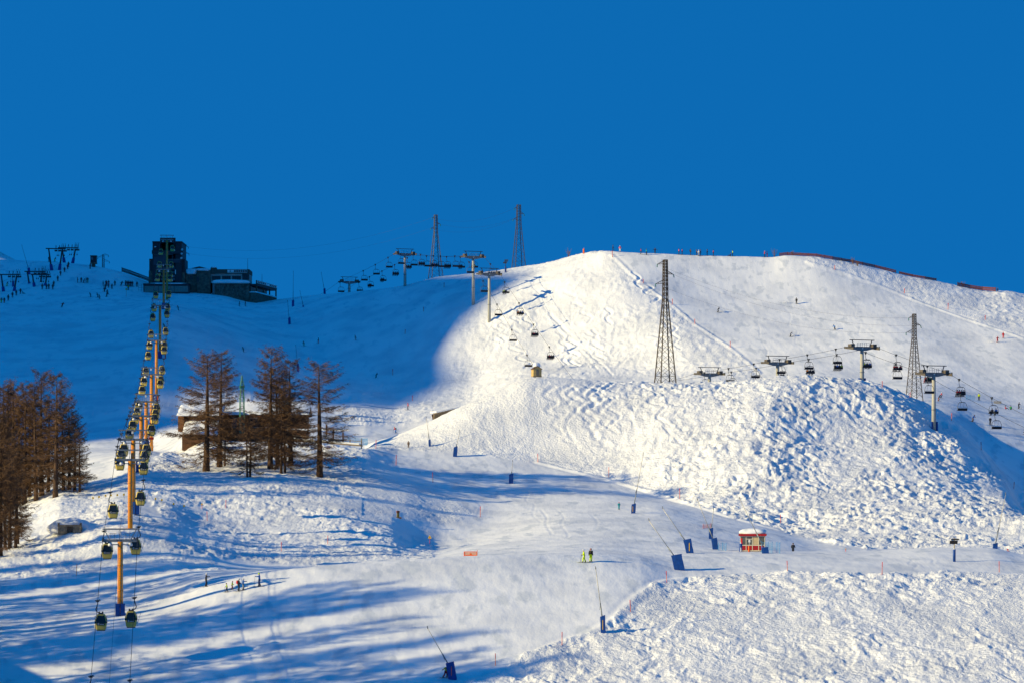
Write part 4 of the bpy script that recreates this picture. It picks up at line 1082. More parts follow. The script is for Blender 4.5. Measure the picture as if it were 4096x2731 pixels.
# left wing towards the camera
P_('wing_wall', 728, 884, 1660, 1800, 604, 12, wood)
for k in range(12): P_('wall_board', 729+k*12.9, 740.5+k*12.9, 1736, 1746, 603.9, 0.1, MATS['chalet_board'])
P_('gable_end', 712, 735, 1658, 1724, 603, 9, mat('orange_brown_timber', (0.20, 0.085, 0.03), 0.75, 0, 0.3))
r2 = local(Lg, MB().add([at(708, 1660, 602.5), at(888, 1660, 602.5), at(880, 1622, 609), at(730, 1622, 609)], [(0, 1, 2, 3)]), 'wing_roof', wood)
local(Lg, roof_snow(706, 890, 1661, 1622, 602.3, 609, 2), 'roof_snow', SNOW, r2)
r3 = local(Lg, MB().add([at(730, 1736, 598.5), at(870, 1736, 598.5), at(860, 1686, 603.8), at(742, 1686, 603.8)], [(0, 1, 2, 3)]), 'lean_to_roof', wood)
local(Lg, roof_snow(728, 872, 1737, 1686, 598.3, 603.8, 3), 'roof_snow', SNOW, r3)
P_('lean_to_wall', 736, 866, 1737, 1765, 599.4, 3, wood)
# terrace with railing to the right
Tt = root('timber_terrace', 1330, 1790, 598, 'snow covered timber terrace with railings right of the chalet', 'terrace')
P_ = lambda n, x0, x1, y0, y1, d, th, m, sub=None: local(Tt, slab(MB(), x0, x1, y0, y1, d, th), n, m, sub)
local(Tt, MB().bar(at(1120, 1754, 596), at(1448, 1782, 594), 2.2, 0.22), 'deck', oldwood)
local(Tt, MB().bar(at(1120, 1748, 596.2), at(1440, 1775, 594.2), 2.0, 0.34), 'deck_snow', SNOW)
local(Tt, MB().bar(at(1150, 1716, 608), at(1400, 1720, 608), 3.0, 0.3), 'upper_deck_snow', SNOW)
for xx, t_, b_ in ((1232, 1698, 1722), (1306, 1696, 1720), (1333, 1714, 1738), (1372, 1728, 1750)):
    P_('post', xx-3, xx+3, t_, b_+20, 600, 0.3, wood)
for xx, yt in ((1170, 1735), (1250, 1744), (1330, 1752), (1400, 1757), (1446, 1753)):
    P_('rail_post', xx-2, xx+2, yt, yt+46, 594, 0.16, oldwood)
local(Tt, MB().bar(at(1165, 1739, 594), at(1448, 1765, 593.8), 0.08, 0.12), 'hand_rail', oldwood)
local(Tt, MB().bar(at(1165, 1752, 594), at(1448, 1779, 593.8), 0.08, 0.12), 'lower_rail', oldwood)

# red lift hut
q = hit(3010, 2204, 425); HD = q.y; hz = q.z
Hh = thing('red_hut', (q.x, q.y, q.z), -0.10, 'small red and cream glazed hut with thick roof snow on the terrace', 'hut'); k_ = HD/F
W_, Hw = 100*k_, 62*k_; dp = 3.2
def L(n, x0, x1, z0, z1, y, th, m, sub=None):
    o = MB().box(((x0+x1)/2, y+th/2, (z0+z1)/2), (x1-x0, th, z1-z0)).build(n, m, sub or Hh); return o
hw_ = W_/2
L('body', -hw_+0.06, hw_-0.06, -0.6, 0.1, 0.12, dp-0.2, oldwood)
L('back_wall', -hw_, hw_, 0.05, Hw, dp-0.1, 0.1, hut_red); L('side_wall', -hw_, -hw_+0.08, 0.05, Hw, 0.1, dp-0.2, oldwood); L('side_wall', hw_-0.08, hw_, 0.05, Hw, 0.1, dp-0.2, wood)
L('floor', -hw_+0.09, hw_-0.09, 0.1, 0.16, 0.12, dp-0.3, wood); L('ceiling', -hw_+0.09, hw_-0.09, Hw-0.1, Hw-0.04, 0.12, dp-0.3, cream)
xs = [-hw_, -hw_+W_*0.245, -0.02, W_*0.245, hw_]
for i, xx in enumerate(xs): L('upright', xx-0.05 if 0 < i < 4 else (xx if i == 0 else xx-0.1), xx+0.05 if 0 < i < 4 else (xx+0.1 if i == 0 else xx), 0.1, Hw, 0, 0.1, cream)
zr_ = Hw*0.40
for z in (0.12, zr_, Hw-0.1): L('cross_rail', -hw_+0.1, hw_-0.1, z-0.05, z+0.07, 0.012, 0.08, cream)
for i in range(4):
    L('red_panel', xs[i]+0.06, xs[i+1]-0.06, 0.22, zr_-0.07, 0.03, 0.05, hut_red)
    m_ = mat('hut_pale_board', (0.50, 0.40, 0.24), 0.7) if i == 2 else mat('hut_window_glass', (0.09, 0.10, 0.10), 0.1, 0, 0.4, 0.7)
    L('pale_board' if i == 2 else 'window_pane', xs[i]+0.06, xs[i+1]-0.06, zr_+0.09, Hw-0.17, 0.04, 0.03, m_)
L('transom', xs[1]+0.05, xs[2]-0.05, Hw*0.78, Hw*0.78+0.09, 0.015, 0.07, cream)
L('hanging_coat', xs[0]+0.1, xs[0]+0.36, zr_+0.1, Hw-0.35, 0.005, 0.03, red)
L('fascia', -hw_-0.22, hw_+0.22, Hw, Hw+0.34, -0.3, 0.1, hut_red); L('fascia', -hw_-0.22, -hw_-0.1, Hw, Hw+0.34, -0.2, dp+0.2, hut_red); L('fascia', hw_+0.1, hw_+0.22, Hw, Hw+0.34, -0.2, dp+0.2, hut_red)
rfh = L('roof', -hw_-0.1, hw_+0.1, Hw+0.03, Hw+0.3, -0.2, dp+0.2, wood)
sn = MB().lump((0.02, dp/2-0.1, Hw+0.55), (W_+0.15, dp+0.4, 1.25), 77, 30, 12, 0.07, 0, -0.45); sn.build('roof_snow', SNOW, rfh)
stn = MB(); r = random.Random(5)
for i in range(16): stn.lump((-hw_+W_*i/15, 0.02+r.uniform(-0.1, 0.1), -0.02), (r.uniform(0.2, 0.4), 0.3, r.uniform(0.15, 0.3)), i, 8, 5, 0.2)
stn.build('footing_stones', stone, Hh)
# things beside the hut
q = hit(2963, 2205, 405); t = thing('padded_post', (q.x, q.y, q.z), 0, 'blue padded post with white patch before the red hut', 'post')
MB().lathe([(0.24, -0.2), (0.26, 0.4), (0.24, 1.15), (0.12, 1.28)], (0, 0, 0), 12).build('pad', blue_mat, t); MB().box((-0.02, -0.25, 0.35), (0.2, 0.06, 0.6), 0, 0, (0.5, 1)).build('white_patch', white, t); MB().lump((0, 0, 1.33), (0.2, 0.2, 0.2), 2, 8, 5).build('snow_tip', SNOW, t)
q = hit(2996, 2206, 405); t = thing('hydrant_post', (q.x, q.y, q.z), 0, 'orange post with a white box on its stem before the red hut', 'post')
MB().lathe([(0.14, -0.2), (0.14, 0.8), (0.10, 0.95)], (0, 0, 0), 10).build('sleeve', orange, t); MB().bar((0.03, 0, 0.9), (0.06, 0, 1.5), 0.05).build('stem', white, t); MB().box((0.06, 0, 1.7), (0.3, 0.22, 0.42), 0, 0, (0.8, 0.8)).build('box', white, t)

# little chapel-like shelter on the mogul hill
q = hit(2150, 1503, 560, 640); Cp = thing('pump_shelter', (q.x, q.y-0.6, q.z-0.3), 0.28, 'small ochre gabled shelter capped with snow on the crest of the mogul hill', 'shelter'); k_ = q.y/F
w2, hh, rp = 34*k_, 36*k_, 10*k_
MB().box((0, 0.85, hh/2), (w2, 1.7, hh)).build('wall', ochre, Cp)
MB().box((0, 0.83, 0.12), (w2+0.1, 1.8, 0.5)).build('plinth', oldwood, Cp)
g = MB(); g.add([(-w2/2, 0, hh), (w2/2, 0, hh), (0, 0, hh+rp), (-w2/2, 1.7, hh), (w2/2, 1.7, hh), (0, 1.7, hh+rp)], [(0, 1, 2), (5, 4, 3)]); g.build('gable', ochre, Cp)
g = MB()
for s_ in (-1, 1):
    g.add([(s_*(w2/2+0.14), -0.15, hh-0.06), (0, -0.15, hh+rp+0.05), (0, 1.85, hh+rp+0.05), (s_*(w2/2+0.14), 1.85, hh-0.06), (s_*(w2/2+0.14), -0.15, hh-0.14), (0, -0.15, hh+rp-0.03), (0, 1.85, hh+rp-0.03), (s_*(w2/2+0.14), 1.85, hh-0.14)], [(0, 1, 2, 3), (4, 7, 6, 5), (0, 4, 5, 1), (0, 3, 7, 4)])
rfc = g.build('roof', wood, Cp)
MB().lump((0.05, 0.85, hh+rp*1.25), (w2*0.82, 1.8, rp*2.7), 9, 18, 9, 0.05, 0, -0.35).build('roof_snow', SNOW, rfc)
g = MB(); n = 8; wd = w2*0.17; zz = hh*0.52
arch = [(-wd, zz*0.45), (wd, zz*0.45), (wd, zz*1.35)] + [(wd*math.cos(math.pi*k/n), zz*1.35+wd*1.5*math.sin(math.pi*k/n)) for k in range(1, n)] + [(-wd, zz*1.35)]
nn = len(arch); g.add([(a, -0.05, b) for a, b in arch] + [(a, 0.05, b) for a, b in arch], [tuple(range(nn))] + [(k, k+nn, (k+1) % nn+nn, (k+1) % nn) for k in range(nn)])
g.build('arched_niche', mat('niche_grey', (0.17, 0.15, 0.12), 0.8), Cp)

# board-fronted shed let into the slope
q = at(1733, 1690, 634); Sh = thing('board_shed', q, 0, 'low board-fronted shed with snow roof let into the slope above the snow lances', 'shed')
for k in range(15):
    x0 = 1733+k*5.8; yt = 1651-(18*k/15); a = at(x0, 1700, 634+k*0.15); b = at(x0+5.0, yt, 634+k*0.15)
    local(Sh, MB().box(((a.x+b.x)/2, 634+k*0.15+(0.04 if k % 2 else 0), (a.z+b.z)/2), (b.x-a.x, 0.1, b.z-a.z)), 'board', oldwood)
local(Sh, MB().bar(at(1731, 1700, 634.4)+Vector((0, 0, 1.2)), at(1822, 1678, 637)+Vector((0, 0, 1.2)), 0.12, 2.4), 'backing', wood)
local(Sh, MB().bar(at(1820, 1650, 636.6), at(1834, 1655, 639), 0.1, 1.4), 'end_wall', wood)
local(Sh, MB().bar(at(1733, 1647, 635.5), at(1822, 1629, 638), 3.0, 0.35), 'roof_snow', SNOW)

# stone bunker under snow
q = hit(279, 2134, 425); Bk = thing('stone_bunker', q, 0.02, 'low rubble stone bunker with a dark doorway, heaped over with snow', 'bunker'); k_ = q.y/F
wb, hb = 94*k_, 34*k_
rr_ = random.Random(9)
def stones(x0, x1, z0, z1, name):
    z = z0
    while z < z1-0.02:
        h_ = rr_.uniform(0.16, 0.26); x = x0
        while x < x1-0.03:
            w = rr_.uniform(0.22, 0.5)
            w = min(w, x1-x)
            MB().box((x+w/2, rr_.uniform(-0.05, 0.03), min(z+h_/2, z1)), (w*0.94, 0.5, h_*0.92), 0, 0, (0.95, 0.96)).build(name, mat('bunker_stone_%d' % rr_.randrange(3), [(0.30, 0.24, 0.16), (0.38, 0.29, 0.17), (0.22, 0.19, 0.14)][rr_.randrange(3)], 0.9, 0, 0.4, 2, 0.5), Bk); x += w
        z += h_
stones(-wb/2, -0.42, -0.3, hb*0.72, 'stone'); stones(0.5, wb/2, -0.3, hb*0.72, 'stone')
MB().box((0.04, 0.3, hb*0.3), (0.95, 0.1, hb)).build('doorway', black, Bk)
MB().box((0, 0.9, hb*0.3), (wb*0.98, 1.6, hb*0.8)).build('core', stone, Bk)
MB().box((0, -0.02, hb*0.85), (wb*1.02, 0.6, 0.28)).build('lintel', oldwood, Bk)
for s_ in (-1, 1): MB().box((s_*(wb/2-0.12), 0, hb*1.05), (0.28, 0.5, 0.35)).build('corner_stone', stone, Bk)
MB().lump((-0.4, 4.1, hb*0.55), (wb*1.7, 7.4, hb*2.3), 21, 30, 12, 0.10, 0, -0.5).build('snow_heap', SNOW, Bk)

# control cabin on the upper left skyline
q = hit(373, 1070, 900); Cc = root('control_cabin', 373, 1070, q.y, 'small dark control cabin on a stone foot on the upper left skyline', 'cabin')
P_ = lambda n, x0, x1, y0, y1, d, th, m, sub=None: local(Cc, slab(MB(), x0, x1, y0, y1, d, th), n, m, sub)
P_('cabin_box', 361.5, 384.5, 1025, 1052, q.y, 2.4, darkclad); P_('roof', 360, 386, 1022.5, 1025, q.y-0.3, 3, dsteel); P_('window', 364.5, 372, 1028, 1040, q.y-0.08, 0.08, mat('cabin_window', (0.10, 0.14, 0.18), 0.2))
P_('stone_foot', 366, 379, 1052, 1082, q.y+0.3, 1.8, stone); P_('floor_slab', 360.5, 385, 1051, 1055, q.y-0.2, 2.8, stone)

# ------------------------------------------------------------------ lattice pylons
def pylon(px, d, ytop, ybase, wtop_px, wbase_px, levels, arms, label, m, group='lattice pylons', rz=0.35, waist=None):
    k = d/F; x = (px-CX)*k; zt = (Y0-ytop)*k; zb = (Y0-ybase)*k; H = zt-zb
    t = thing('lattice_pylon', (x, d, zb), rz, label, 'pylon', group)
    pj = abs(math.cos(rz))+abs(math.sin(rz))
    wb, wt = wbase_px*k/pj, wtop_px*k/pj
    wf = waist or 0.72           # the head is nearly straight above this fraction
    ww = wt*1.25
    def wd(u): return wb+(ww-wb)*(u/wf) if u < wf else ww+(wt-ww)*((u-wf)/(1-wf))
    lw = max(0.16, 0.0065*H)
    cor = [(-1, -1), (1, -1), (1, 1), (-1, 1)]
    for a, b in cor:
        MB().bar((a*wd(0)/2, b*wd(0)/2, -1.0), (a*wd(wf)/2, b*wd(wf)/2, H*wf), lw).bar((a*wd(wf)/2, b*wd(wf)/2, H*wf), (a*wt/2, b*wt/2, H), lw*0.9).build('leg', m, t)
    us = [0.0]
    steps = [wd(i/levels)*1.0+0.3 for i in range(levels)]; tot = sum(steps); acc = 0
    for s_ in steps: acc += s_/tot; us.append(acc)
    bw = max(0.05, 0.002*H)
    for i in range(levels):
        g = MB(); u0, u1 = us[i], us[i+1]; w0, w1 = wd(u0)/2, wd(u1)/2
        for f in range(4):
            a0, b0 = cor[f]; a1, b1 = cor[(f+1) % 4]
            g.bar((a0*w0, b0*w0, H*u0), (a1*w1, b1*w1, H*u1), bw); g.bar((a1*w0, b1*w0, H*u0), (a0*w1, b0*w1, H*u1), bw)
            if i in (0, 1) or i == levels-1: g.bar((a0*w1, b0*w1, H*u1), (a1*w1, b1*w1, H*u1), bw)
        g.build('brace', m, t)
    tips = []
    for u, L_, sg in arms:
        L2 = L_*k; zz = H*u; hw = wd(u)/2; g = MB(); tip = (sg*(hw+L2), 0, zz-0.1)
        for b in (-1, 1):
            g.bar((sg*hw, b*hw, zz), tip, bw*1.2); g.bar((sg*hw, b*hw, zz+L2*0.42), tip, bw*1.2)
            for q in (0.35, 0.65):
                g.bar((sg*(hw+L2*q), b*hw*(1-q), zz-0.1*q), (sg*(hw+L2*q), b*hw*(1-q), zz+L2*0.42*(1-q)), bw*0.8)
        c_ = g.build('crossarm', m, t)
        MB().tube([(tip[0], 0, tip[2]), (tip[0]+sg*0.1, -0.2, tip[2]-0.7)], 0.1, 6).build('insulator', green_paint, c_)
        tips.append(t.location + Matrix.Rotation(rz, 3, 'Z') @ Vector(tip))
    return tips
P1 = pylon(1743, 955, 860, 1116, 13, 64, 14, [(0.955, 10, -1), (0.86, 13, 1), (0.79, 15, -1)], 'left lattice pylon of the two against the sky on the dark ridge', dsteel)
P2 = pylon(2075, 940, 820, 1108, 16, 66, 15, [(0.955, 12, -1), (0.88, 15, 1), (0.80, 17, -1)], 'right lattice pylon of the two, standing where the ridge meets the sunlit snow', mat('dark_weathered_steel', (0.05, 0.045, 0.04), 0.7, 0.2, 0.3))
P3 = pylon(2661, 672, 1040, 1600, 17, 100, 21, [(0.97, 28, -1), (0.90, 28, 1), (0.83, 34, -1)], 'largest lattice pylon, rusty brown before the sunlit white face', rust)
P4 = pylon(3657, 724, 1256, 1590, 14, 66, 20, [(0.955, 19, -1), (0.87, 22, 1), (0.78, 30, -1)], 'lattice pylon at the right, beside the chairlift riders', rust)
P5 = pylon(737, 1046, 980, 1150, 8, 12, 12, [(0.96, 12, 1), (0.80, 14, 1)], 'thin dark lattice mast behind the right side of the gondola station', dsteel, None, 0.2)
P6 = pylon(413, 1056, 1019, 1078, 6, 9, 8, [(0.97, 17, 1), (0.83, 18, -1), (0.55, 20, 1)], 'small dark lattice mast on the upper left skyline by the control cabin', dsteel, None, 0.1)
def wire(a, b, sag, label):
    pts = [a.lerp(b, i/24) - Vector((0, 0, sag*4*(i/24)*(1-i/24))) for i in range(25)]
    o = MB().tube(pts, 0.018, 3).build('power_line', rope); tag(o, label, 'power line', 'power lines')
for i, w in enumerate(('upper left', 'right', 'lower left')):
    wire(P1[i], P2[i], 2.5, 'thin wire from the %s arms, strung between the two ridge pylons' % w)
    wire(P3[i], P4[i], 3.5, 'thin wire from the %s arms, strung from the largest pylon to the right pylon' % w)
for i, w in enumerate(('upper', 'lower')):
    wire(P5[i], P1[0 if i == 0 else 2], 5.0, '%s thin wire hanging across the sky from the station mast to the ridge pylons' % w)

# green crane mast by the chalet
q = at(968, 1730, 606); t = thing('crane_mast', q, 0.3, 'slim green lattice mast rising through the gap in the larches before the chalet', 'mast'); k = 606/F
Hc = (1730-1500)*k
def wdm(u): return (0.95 if u < 0.62 else 0.7)*(1-0.25*u) if u < 0.85 else 0.5*(1-u)/0.15*0.9+0.06
lv = 13
for a, b in ((-1, -1), (1, -1), (1, 1), (-1, 1)):
    g = MB()
    for i in range(lv): g.bar((a*wdm(i/lv)/2, b*wdm(i/lv)/2, Hc*i/lv), (a*wdm((i+1)/lv)/2, b*wdm((i+1)/lv)/2, Hc*(i+1)/lv), 0.1)
    g.build('leg', green_paint, t)
for i in range(lv):
    g = MB(); c4 = ((-1, -1), (1, -1), (1, 1), (-1, 1)); w0, w1 = wdm(i/lv)/2, wdm((i+1)/lv)/2
    for f in range(4):
        a0, b0 = c4[f]; a1, b1 = c4[(f+1) % 4]
        g.bar((a0*w0, b0*w0, Hc*i/lv), (a1*w1, b1*w1, Hc*(i+1)/lv), 0.06); g.bar((a0*w0, b0*w0, Hc*i/lv), (a1*w0, b1*w0, Hc*i/lv), 0.06)
    g.build('brace', green_paint, t)
MB().box((0, 0, Hc*0.80), (0.9, 0.9, 0.5)).build('collar', green_paint, t)

# ------------------------------------------------------------------ drag-lift portals
def portal(bar, legs, d, label):
    k = d/F; (bx0, by0), (bx1, by1) = bar
    o0 = at((bx0+bx1)/2, legs[0][3], d); t = thing('drag_lift_portal', o0, 0, label, 'lift portal', 'portals of the drag lifts')
    def lp(px, py, dd=0): return at(px, py, d+dd) - o0
    MB().tube([lp(bx0, by0), lp(bx1, by1)], 0.2, 6).build('crossbar', dsteel, t)
    for x0, y0, x1, y1 in legs:
        b = lp(x1, y1); zz = gz((x1-CX)*k, d)-o0.z; b.z = min(b.z, zz)
        lg_ = MB().tube([b-Vector((0, 0, 0.4)), lp(x0, y0)], [0.34, 0.24], 8).build('leg', dsteel, t)
        v = (lp(x0, y0)-b).normalized()
        MB().tube([b-Vector((0, 0.0, 0.2)), b+v*2.1], [0.62, 0.5], 8).build('crash_mat', blue_mat, lg_)
    for u in (0.52, 0.70, 0.88, 0.99):
        p = lp(bx0+(bx1-bx0)*u, by0+(by1-by0)*u)
        g = MB().bar(p+Vector((-0.35, 0, -0.5)), p+Vector((0, 0, 1.3)), 0.12).bar(p+Vector((0.35, 0, -0.5)), p+Vector((0, 0, 1.3)), 0.12)
        g.tube([p+Vector((-0.5, 0, -0.7)), p+Vector((0.5, 0, -0.7))], 0.28, 8)
        g.build('pulley_bracket', dsteel, t)
    g = MB()
    p = lp(legs[1][0], by1)
    for s_ in (-0.5, 0.1, 0.7): g.bar(p+Vector((s_, 0, 0.1)), p+Vector((s_+0.55, 0, 2.0)), 0.1)
    g.build('guide_fork', dsteel, t)
    for u in (0.58, 0.66, 0.78, 0.94):
        p = lp(bx0+(bx1-bx0)*u, by0+2)
        MB().bar(p-Vector((0, 0, 0.4)), p-Vector((0, 0, 2.0)), 0.04).lump(p-Vector((0, 0, 2.3)), (0.34, 0.3, 0.6), int(u*100), 8, 5).build('drag_reel', dsteel, t)
portal(((183, 995), (262, 997)), [(194.6, 996, 207, 1076), (249, 996, 237.5, 1075)], 1038, 'front one of the two upper drag lift portals on the left skyline')
portal(((232, 992), (313, 993)), [(249, 996, 257.5, 1054), (302, 997, 290, 1055)], 1056, 'rear one of the two upper drag lift portals on the left skyline')
portal(((98, 1087), (181, 1088)), [(109, 1088, 120.5, 1154), (169, 1090, 158, 1154)], 1022, 'rear one of the two middle drag lift portals on the left slope')
portal(((123, 1099), (199, 1100)), [(130, 1101, 138.5, 1155), (187, 1103, 178.6, 1158)], 1014, 'front one of the two middle drag lift portals on the left slope')
portal(((-8, 1099), (80, 1100)), [(5, 1101, 15, 1172), (67, 1103, 55, 1173)], 1006, 'drag lift portal cut by the left edge of the picture')
pts = [at(312, 996, 1056), at(181, 1088, 1022), at(80, 1100, 1006), at(-60, 1150, 985)]
o = MB().tube(sagged(pts, 0.2), 0.025, 4).build('drag_rope', rope); tag(o, 'thin drag lift rope linking the portals on the left slope', 'rope')

# ------------------------------------------------------------------ snow lances
LANCES = [ # base, mat top row, mat width, pole tip, label
 (2718, 2277, 2217, 41, 2596, 2081, 'snow lance leaning left from the nearest big blue mat left of the terrace'),
 (2760, 2211, 2156, 30, 2651, 2033, 'snow lance leaning left from a blue mat with a yellow edge, left of the hut'),
 (2862, 2197, 2152, 23, 2790, 2000, 'snow lance leaning left in front of the upright one, nearest left of the red hut'),
 (2843, 2155, 2112, 16, 2854, 2038, 'nearly upright short snow lance behind the leaning one left of the red hut'),
 (2533, 2052, 2014, 17, 2573, 1815, 'tallest snow lance on the piste, leaning right, next to the child in teal'),
 (3062, 2212, 2187, 27, 2959, 1995, 'snow lance crossing behind the red hut from a blue mat on its right'),
 (1820, 1825, 1786, 16, 1839, 1725, 'pale snow lance leaning right, bright blue mat at the foot of the mogul hill'),
 (2044, 1931, 1894, 17.5, 2051, 1844, 'short upright snow lance in a square blue mat on the piste'),
 (1719, 1784, 1758, 9, 1705, 1670, 'pale snow lance leaning left with a small blue mat below the board shed'),
 (1810, 2713, 2650, 33, 1711, 2515, 'snow lance leaning left over the snowboarder at the bottom edge'),
 (2413, 2529, 2464, 20, 2383, 2277, 'tall thin snow lance at the edge of the near rough snow, yellow strip'),
 (3980, 2193, 2172, 18, 4023, 1977, 'tall pale snow lance leaning right on the hump at the right edge'),
 (1172, 1227, 1202, 9, 1173.5, 1089, 'upright dark snow lance on the shaded skyline right of the restaurant'),
 (1158, 1298, 1272, 9, 1150, 1206, 'dark snow lance in the shade below the upright one on the skyline'),
 (1299, 1175, 1153, 8, 1285, 1091, 'dark snow lance standing on the shaded skyline left of the farthest chairlift tower'),
 (1213, 1228, 1222, 6, 1200, 1166, 'thin dark snow lance leaning left in the shade just below the skyline'),
 (1192, 1486, 1455, 9, 1183, 1384, 'dark snow lance seen over the larches of the middle clump'),
 (117, 1100, 1075, 9, 87.5, 986, 'long snow lance leaning left over the drag lift portals at the upper left'),
 (53, 1148, 1126, 8, 49, 1090, 'short dark snow lance between the legs of the left edge portal')]
for i, (bx, by, mt, mw, tx, ty, lab) in enumerate(LANCES):
    p = hit(bx, by, 395 if i in (1, 2, 3, 5) else 0); k = p.y/F
    t = thing('snow_lance', p, 0, lab, 'snow lance', 'snow lances')
    hm = max(0.5, (by-mt)*k); wm = mw*k; lean = ((tx-bx)/(by-ty+1e-6))*0.35
    lx = max(-0.28, min(0.2, lean))*hm
    m1 = MB(); dpt = min(wm*0.8, 1.1)
    n = 10; vs = []
    rr = random.Random(i)
    for z in (-0.3, 0.0, hm*0.25, hm*0.5, hm*0.75, hm):
        u = max(z, 0)/hm; e = 1 + rr.uniform(-0.03, 0.03)
        for a, b in ((-1, -1), (-0.33, -1.04), (0.33, -1.03), (1, -1), (1.03, 0), (1, 1), (0, 1.03), (-1, 1)):
            vs.append((lx*u + a*wm/2*e*(0.97+0.05*rr.random()), b*dpt/2*e, z + (0.06*hm*a if z == hm else 0)))
    fs = []
    for j in range(5):
        for q_ in range(8): fs.append((j*8+q_, j*8+(q_+1) % 8, (j+1)*8+(q_+1) % 8, (j+1)*8+q_))
    fs.append(tuple(40+q_ for q_ in range(8)))
    m1.add(vs, fs).build('mat', blue_mat, t)
    tip = Vector(((tx-bx)*k, 0.0, (by-ty)*k)); st = Vector((lx*0.6, 0, hm*0.6))
    v = (tip-st); el = st + v*0.36
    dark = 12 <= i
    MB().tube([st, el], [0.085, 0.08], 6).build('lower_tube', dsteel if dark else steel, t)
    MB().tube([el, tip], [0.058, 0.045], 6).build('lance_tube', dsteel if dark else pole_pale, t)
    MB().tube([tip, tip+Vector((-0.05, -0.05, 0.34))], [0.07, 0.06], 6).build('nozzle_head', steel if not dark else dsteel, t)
    if i < 12:
        MB().bar(el-v.normalized()*0.1, el-v.normalized()*0.9+Vector((-0.18, 0, 0)), 0.06).build('winch_arm', steel, t)
    if i in (1, 4, 9, 10): MB().box((-wm*0.12, -dpt/2*1.06, hm*0.45), (0.07 if i != 1 else 0.1, 0.04, hm*0.6)).build('warning_strip', yel if i != 9 else orange, t)

# ------------------------------------------------------------------ piste poles, by place
POLES = {
 'along the edge of the near rough snow': [(1982, 2662, 48), (2248, 2581, 52), (2523, 2451, 47), (2668, 2332, 46), (3150, 2283, 39), (3528, 2299, 50), (3997, 2290, 43)],
 'along the foot of the mogul hill': [(2152, 1847, 33), (2435, 1909, 40), (2719, 1994, 40), (3123, 2092, 34)],
 'around the right end of the larch mound': [(1503, 1794, 36), (1584, 1861, 42), (1732, 1929, 40), (1921, 2069, 42)],
 'down the right shoulder of the mogul hill': [(3529, 1548, 24), (3640, 1592, 22), (3806, 1680, 30), (3925, 1797, 32), (4055, 1962, 26)],
 'down the sharp edge of the white face': [(2450, 1032, 25), (2573, 1136, 16), (2689, 1221, 22), (2780, 1297, 20), (2921, 1389, 24)],
 'along the rough snow at the upper right': [(3340, 1080, 16), (3618, 1176, 18), (3792, 1240, 25), (3941, 1282, 18)],
 'on the rough snow at the lower left': [(305, 2304, 45), (829, 2085, 38), (903, 2031, 32), (1125, 2205, 38), (1311, 2180, 34)],
 'on the shaded slope by the lit edge': [(1571, 1501, 25), (1649, 1603, 22), (1620, 1338, 18), (1694, 1248, 18), (1776, 1152, 18)]}
for where, lst in POLES.items():
    for j, (px, py, hp) in enumerate(sorted(lst)):
        p = hit(px, py); k = p.y/F; H_ = hp*k*1.02
        r_ = max(0.04, 0.00009*p.y)
        t = thing('piste_pole', p, 0, '%s red piste pole from the left, %s' % (ORD[j], where), 'piste pole', 'red piste poles')
        ln = rnd.uniform(-0.05, 0.05)*H_
        MB().tube([(0, 0, -0.3), (ln, 0, H_*0.62)], r_, 6).build('shaft', orange, t)
        MB().tube([(ln, 0, H_*0.62), (ln*1.5, 0, H_)], r_*1.25, 6).build('sleeve', red, t)
p = hit(2335, 1015, 700); t = thing('marker_cylinder', p, 0, 'thick orange marker cylinder on the ridge where the white face begins', 'marker')
MB().lathe([(0.26, -0.2), (0.27, 1.4), (0.2, 1.52)], (0, 0, 0), 10).build('body', orange, t); MB().tube([(0.05, 0, 1.5), (0.08, 0, 1.85)], 0.03, 5).build('stem', orange, t)

# ------------------------------------------------------------------ signs
p = hit(3817, 2246, 380); t = thing('direction_signpost', p, 0, 'pale post in a tall blue pad with four dark arrow boards on the right terrace', 'signpost'); k = p.y/F
MB().lathe([(0.21, -0.3), (0.21, 50*k), (0.16, 51*k)], (0, 0, 0), 12).build('pad', blue_mat, t)
MB().lathe([(0.215, 48*k), (0.19, 52*k)], (0, 0, 0), 12).build('pad_snow', SNOW, t)
MB().tube([(0, 0, 45*k), (0, 0, 95*k)], 0.075, 8).build('post', mat('pale_wood_post', (0.50, 0.40, 0.20), 0.7), t)
for zz, sg in ((89, 1), (82, -1), (77.5, -1), (73, -1)):
    a = MB(); L_ = 34*k; h2 = 0.1; x0 = -13*k if sg > 0 else 13*k
    pr = [(x0, -h2), (x0+sg*L_*0.86, -h2), (x0+sg*L_, 0), (x0+sg*L_*0.86, h2), (x0, h2)]
    a.add([(u, -0.11, zz*k+w) for u, w in pr]+[(u, -0.07, zz*k+w) for u, w in pr], [tuple(range(5)), tuple(range(9, 4, -1))]+[(i, (i+1) % 5, (i+1) % 5+5, i+5) for i in range(5)])
    a.build('arrow_board', mat('dark_sign_board', (0.022, 0.02, 0.02), 0.6), t)
p = hit(2022, 1090, 800); t = thing('direction_signpost', p, 0, 'dark blue padded post with a stack of dark boards on the ridge between the pylons', 'signpost'); k = p.y/F
MB().lathe([(0.26, -0.3), (0.22, 24*k), (0.16, 25*k)], (0, 0, 0), 10).build('pad', blue_mat, t); MB().tube([(0, 0, 22*k), (0, 0, 50*k)], 0.08, 6).build('post', dsteel, t); MB().tube([(0.45, 0, -0.2), (0.4, 0, 18*k)], 0.06, 5).build('side_rail', dsteel, t)
for i, zz in enumerate((49, 45.5, 42, 38.5, 36)):
    MB().box(((3.5 if i < 2 else (-2 if i > 2 else 1))*k, -0.1, zz*k), (15*k, 0.06, 0.2)).build('arrow_board', dsteel, t)
